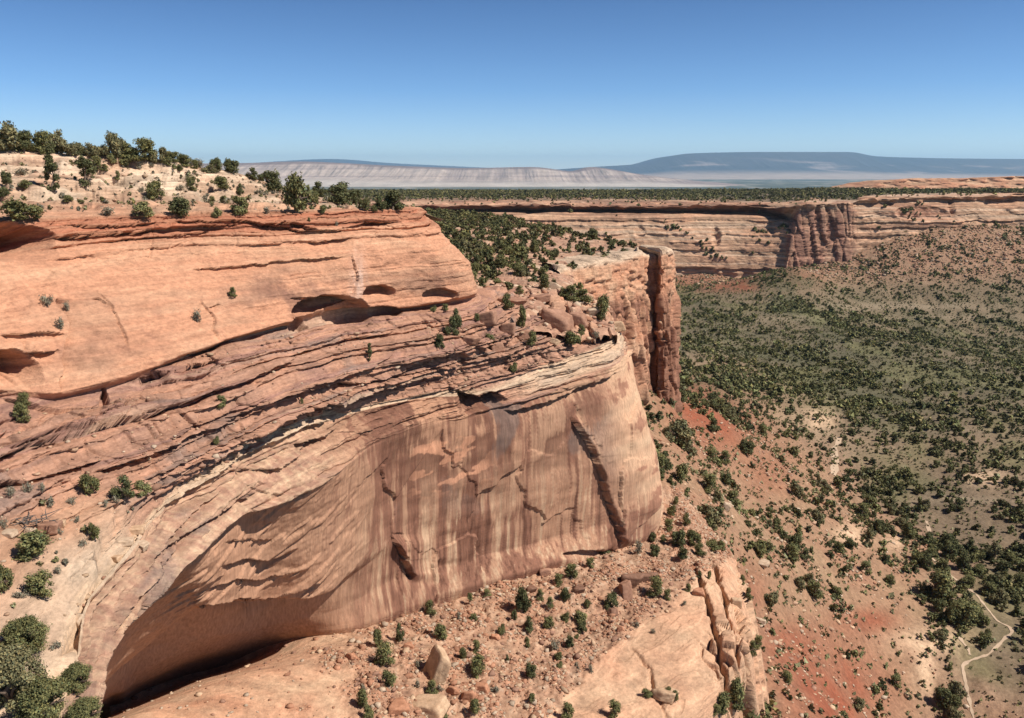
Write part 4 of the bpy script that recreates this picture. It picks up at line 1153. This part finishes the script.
ROCKS = """
437 684 30 44 slab pale tall leaning tan slab with a shaded left face on talus|431 713 38 17 slab pale flat rectangular pale block lying on the talus|401 714 22 17 rock orange blunt orange boulder left of the flat rectangular block|468 702 16 14 rock orange angular orange boulder right of the flat rectangular block
452 694 13 10 rock orange small orange boulder above the flat rectangular block|482 694 14 16 slab orange upright orange boulder below the dark juniper clump on talus|632 588 19 20 rock brown dark brown boulder leaning below the cliff nose|625 600 14 24 slab pink tall pinkish block standing below the cliff nose
647 582 18 12 rock brown low dark brown boulder right of the tall pinkish block|580 593 11 9 rock brown small round brown boulder on the upper talus|532 593 10 9 rock brown lone brown boulder below the varnished wall|664 701 26 18 rock pale big round pale boulder perched on the slickrock dome
79 636 15 26 slab cream cream slab tilted at the lip of the left shelf|60 527 12 9 slab pale pale block beside the dead branch heap|9 537 16 9 slab cream flat cream slab left of the dead branch heap|30 534 11 8 rock cream small cream block below the dead branch heap
50 532 24 13 slab pink wide pinkish slab right of the dead branch heap|557 330 32 26 rock pink big overhanging boulder with shaded underside on the nose|578 326 16 18 rock pink upright pink boulder right of the overhanging boulder|540 303 24 11 slab pink flat pinkish slab up the slope left of the overhanging boulder
510 305 26 10 slab pink long flat slab above the stacked ledges of the nose|487 325 24 16 slab pink thick pink block right of the dark juniper on ledges|508 334 18 14 slab pink squat pink block in the middle of the nose rubble|535 270 15 6 slab cream bright white slab among the bench trees
617 332 18 14 slab pale pale block balanced at the tip of the cliff nose|545 318 14 12 rock pink rough pink boulder left of the overhanging boulder|592 316 14 11 rock cream pale boulder beside the junipers near the nose tip|555 291 16 10 rock cream pale broken rock between bench and nose
525 340 16 10 rock pink low pink rock above the cream cliff rim|470 345 16 12 slab pink square pink rock below the dark juniper on ledges|552 345 14 9 rock pale pale rock resting near the cream cliff rim|497 352 14 10 rock pink rounded pink rock close above the cliff rim gap
126 545 17 9 slab cream cream slab beside the pinched shelf edge|116 562 15 9 slab pale pale slab just below the pinched shelf edge|134 534 22 10 slab pale long pale slab high on the shelf edge|143 550 13 9 slab cream small cream slab right of the shelf edge blocks
693 573 14 9 rock orange orange rock at the head of the slickrock crack|725 512 11 14 rock cream tall cream boulder on the slope right of the nose|762 568 12 10 rock cream bright cream boulder pile on the rubble slope|700 596 12 9 rock orange orange rock on the rim of the slickrock bench
736 608 12 14 slab pale pale block at the top of the bench cliff|620 632 8 7 rock orange small orange rock at the upper edge of the dome|410 650 10 10 rock orange orange rock left of the talus juniper clump|612 616 12 9 rock brown brown rock under the round dark juniper on talus
495 640 9 8 rock orange small orange rock in the middle of the talus|350 660 12 9 rock orange orange rock at the edge of the smooth apron|545 575 12 8 rock pink pink rock against the foot of the wall|760 624 11 8 rock cream cream rock at the right foot of the bench cliff
"""
rrn = random.Random(8)
for tok in ROCKS.replace('\n', '|').split('|'):
    if not tok.strip():
        continue
    p_ = tok.split()
    u, v, w, h = map(float, p_[:4])
    hit = cast(u, min(v - h * .25, 716))
    if not hit or hit[0].length > 330:
        print('rock lost', tok); continue
    loc = hit[0]
    s_ = float(project(np.array(loc))[2]) / F_PX
    o = link('boulder' if p_[4] == 'rock' else 'rock_slab', rock_mesh(p_[4], p_[5]), label=' '.join(p_[6:]), category='rock', group='boulders on ledges and talus')
    o.location = loc + Vector((0, 0, h * s_ * .12))
    o.scale = (w * s_ * .72, w * s_ * .55, h * s_ * .62)
    o.rotation_euler = (rrn.uniform(-.15, .15), rrn.uniform(-.22, .22), rrn.uniform(-.5, .5))
    if 'tall leaning' in o['label']:
        o.rotation_euler = (.25, .42, .5); o.scale = (w * s_ * .36, w * s_ * .8, h * s_ * .68)

def bake_rocks(name, pts, size, seed, tones, sub=1):
    r = np.random.default_rng(seed)
    Vs, Fs, Cs, o = [], [], [], 0
    pr = [rock(500 + q, sub, 7, q % 2, .10) for q in range(8)]
    which = r.integers(0, 8, len(pts))
    for q in range(8):
        m = np.where(which == q)[0]
        if len(m) == 0:
            continue
        v, f = pr[q]
        an = r.uniform(0, 6.28, len(m)); s = size[m][:, None]
        sx, sy, sz = r.uniform(.7, 1.4, (len(m), 1)), r.uniform(.7, 1.2, (len(m), 1)), r.uniform(.4, .9, (len(m), 1))
        c_, s_ = np.cos(an)[:, None], np.sin(an)[:, None]
        X_, Y_ = v[None, :, 0] * sx, v[None, :, 1] * sy
        A_ = np.stack([(X_ * c_ - Y_ * s_) * s, (X_ * s_ + Y_ * c_) * s, v[None, :, 2] * sz * s + .15 * s], -1) + pts[m][:, None]
        col = np.array(tones)[r.integers(0, len(tones), len(m))] * r.uniform(.75, 1.1, (len(m), 1))
        Vs.append(A_.reshape(-1, 3)); Cs.append(np.repeat(col, len(v), 0))
        Fs.append((f[None] + (np.arange(len(m)) * len(v))[:, None, None] + o).reshape(-1, 3)); o += len(m) * len(v)
    link(name, raw_mesh(name, np.concatenate(Vs), np.concatenate(Fs), 3, M_stone, np.concatenate(Cs), smooth_shade=False), kind='stuff')
q1 = scatter(PD2, (.15 + smooth(-.2, .5, nd_m)) * rough * (1 - cliffy) * (TD > .9) + .01 * leftpad, 17000, 21)
bake_rocks('talus_rubble', q1, np.clip(np.random.default_rng(22).gamma(1.1, .12, len(q1)) + .06, 0, .8), 23, [ORANGE * .8, PALE * .9, ORANGE * .65, PINK * .8, CREAM * .85])
q2 = scatter(PB2, rub * (SB < 3) * smooth(.1, .6, TB) + .15 * (SB < 3), 900, 24)
bake_rocks('bench_rubble', q2, np.random.default_rng(25).gamma(1.6, .25, len(q2)) + .15, 26, [PINK, PALE, CREAM, ORANGE * .9])
q3 = scatter(PG, near_sl * inview * (.2 + smooth(-.1, .4, gm)), 5200, 27)
bake_rocks('slope_rubble', q3, np.clip(np.random.default_rng(28).gamma(1.5, .20, len(q3)) + .12, 0, 1.2), 29, [PALE, CREAM, ORANGE * .85, PINK, SAND])
q4 = scatter(PG, talus * inview * (.4 + smooth(-.3, .3, gm)) + .0, 5200, 30)
bake_rocks('far_talus_rubble', q4, np.clip(np.random.default_rng(31).gamma(1.7, .6, len(q4)) + .5, 0, 2.6), 32, [SAND * .8, CREAM * .8, PALE * .8, PINK * .8], sub=1)
hm = (np.interp(T, [1, 1.2, 2.0, 2.4, 2.6, 2.9, 3], [.8, 1, .8, .3, .15, .1, 0]) + terr * .12 + np.interp(T, [8, 8.3, 10.8, 11], [0, .25, .25, 0])) * (T > 1) * (cu > -20)
hm = hm + .9 * blk * (cu > -20)
q5 = scatter(P2, hm, 4200, 33)
bake_rocks('ledge_rubble', q5, np.random.default_rng(34).gamma(1.4, .09, len(q5)) + .05, 35, [CREAM * .9, PALE * .8, PINK * .8, SAND, PINK * .65])
q6 = scatter(P2, (np.interp(T, [1, 1.2, 2.2, 2.9, 3], [.5, 1, 1, .6, 0]) * (T > 1) + .8 * terr * (T < 10.6)) * (cu > -20), 420, 36)
bake('terrace_scrub', q6, np.random.default_rng(37).gamma(5, .11, len(q6)) + .15, (70, .15), 38, kinds=('sage', 'olive', 'sage', 'light'))

# ------------------------------------------------------------------ dead wood, trails
r = np.random.default_rng(50)
h0 = cast(25, 524)
ts = []
for k in range(34):
    a = r.uniform(0, 6.28); L = r.uniform(.6, 2.0)
    o_ = np.array([r.normal(0, .9), r.normal(0, .6), r.uniform(0, .35)])
    d = np.array([math.cos(a), math.sin(a), r.uniform(-.1, .35)])
    ts.append(tube([o_, o_ + d * L * .5 + r.normal(0, .1, 3), o_ + d * L], [.05, .035, .012], 5))
V, Fc = join_tubes(ts)
M_dead = material('weathered_wood', bumps=((8, .02, .5),), var=.3, var_scale=5, color=(.15, .12, .10))
dw_ = link('dead_branch_pile', raw_mesh('dead_branch_pile', V, Fc, 4, M_dead), label='tangled heap of grey dead branches on the left shelf', category='dead wood')
dw_.location = h0[0] + Vector((0, 0, .1))

def trail(name, pts, width):
    pts = np.array(pts, float)
    L = np.concatenate([[0], np.cumsum(np.hypot(*np.diff(pts, axis=0).T))])
    s = np.linspace(0, L[-1], int(L[-1] / 2.2) + 2)
    w3 = []
    for q in s:
        hit = cast(np.interp(q, L, pts[:, 0]), np.interp(q, L, pts[:, 1]))
        if hit and hit[2].name == 'canyon_floor':
            w3.append(np.array(hit[0]))
    w3 = np.array(w3)
    w3 = blur(w3, 2, 0)
    t = np.gradient(w3, axis=0); t[:, 2] = 0; t /= np.linalg.norm(t, axis=1, keepdims=True)
    sd = np.stack([-t[:, 1], t[:, 0], 0 * t[:, 0]], -1) * (width * (1 + .9 * perlin(np.arange(len(w3)) * .37, 0, width))[:, None] * .5)
    G2 = np.stack([w3 - sd, w3 + sd], 1)
    for i in range(len(G2)):
        for j in (0, 1):
            z = drop(G2[i, j, 0], G2[i, j, 1], -20)
            if z: G2[i, j, 2] = max(z[2], w3[i, 2] - .3) + .12
    link(name, raw_mesh(name, G2, grid_faces(*G2.shape[:2]), 4, M_path), kind='structure')
trail('trail', TRAIL, .75)
trail('trail', [(970,656),(968,648),(962,642),(958,634)], .9)
trail('trail', [(833,476),(836,462),(833,450),(840,440),(838,436)], 2.6)
trail('trail', [(976,594),(962,584),(945,572),(930,556),(932,540),(926,520)], 1.3)
label_all()
haze_o.hide_viewport = False
for ob in COL.objects:
    if ob.get('kind') is None and ob.parent is None and 'category' in ob.keys() and ob.get('label') is None:
        print('unlabelled', ob.name)
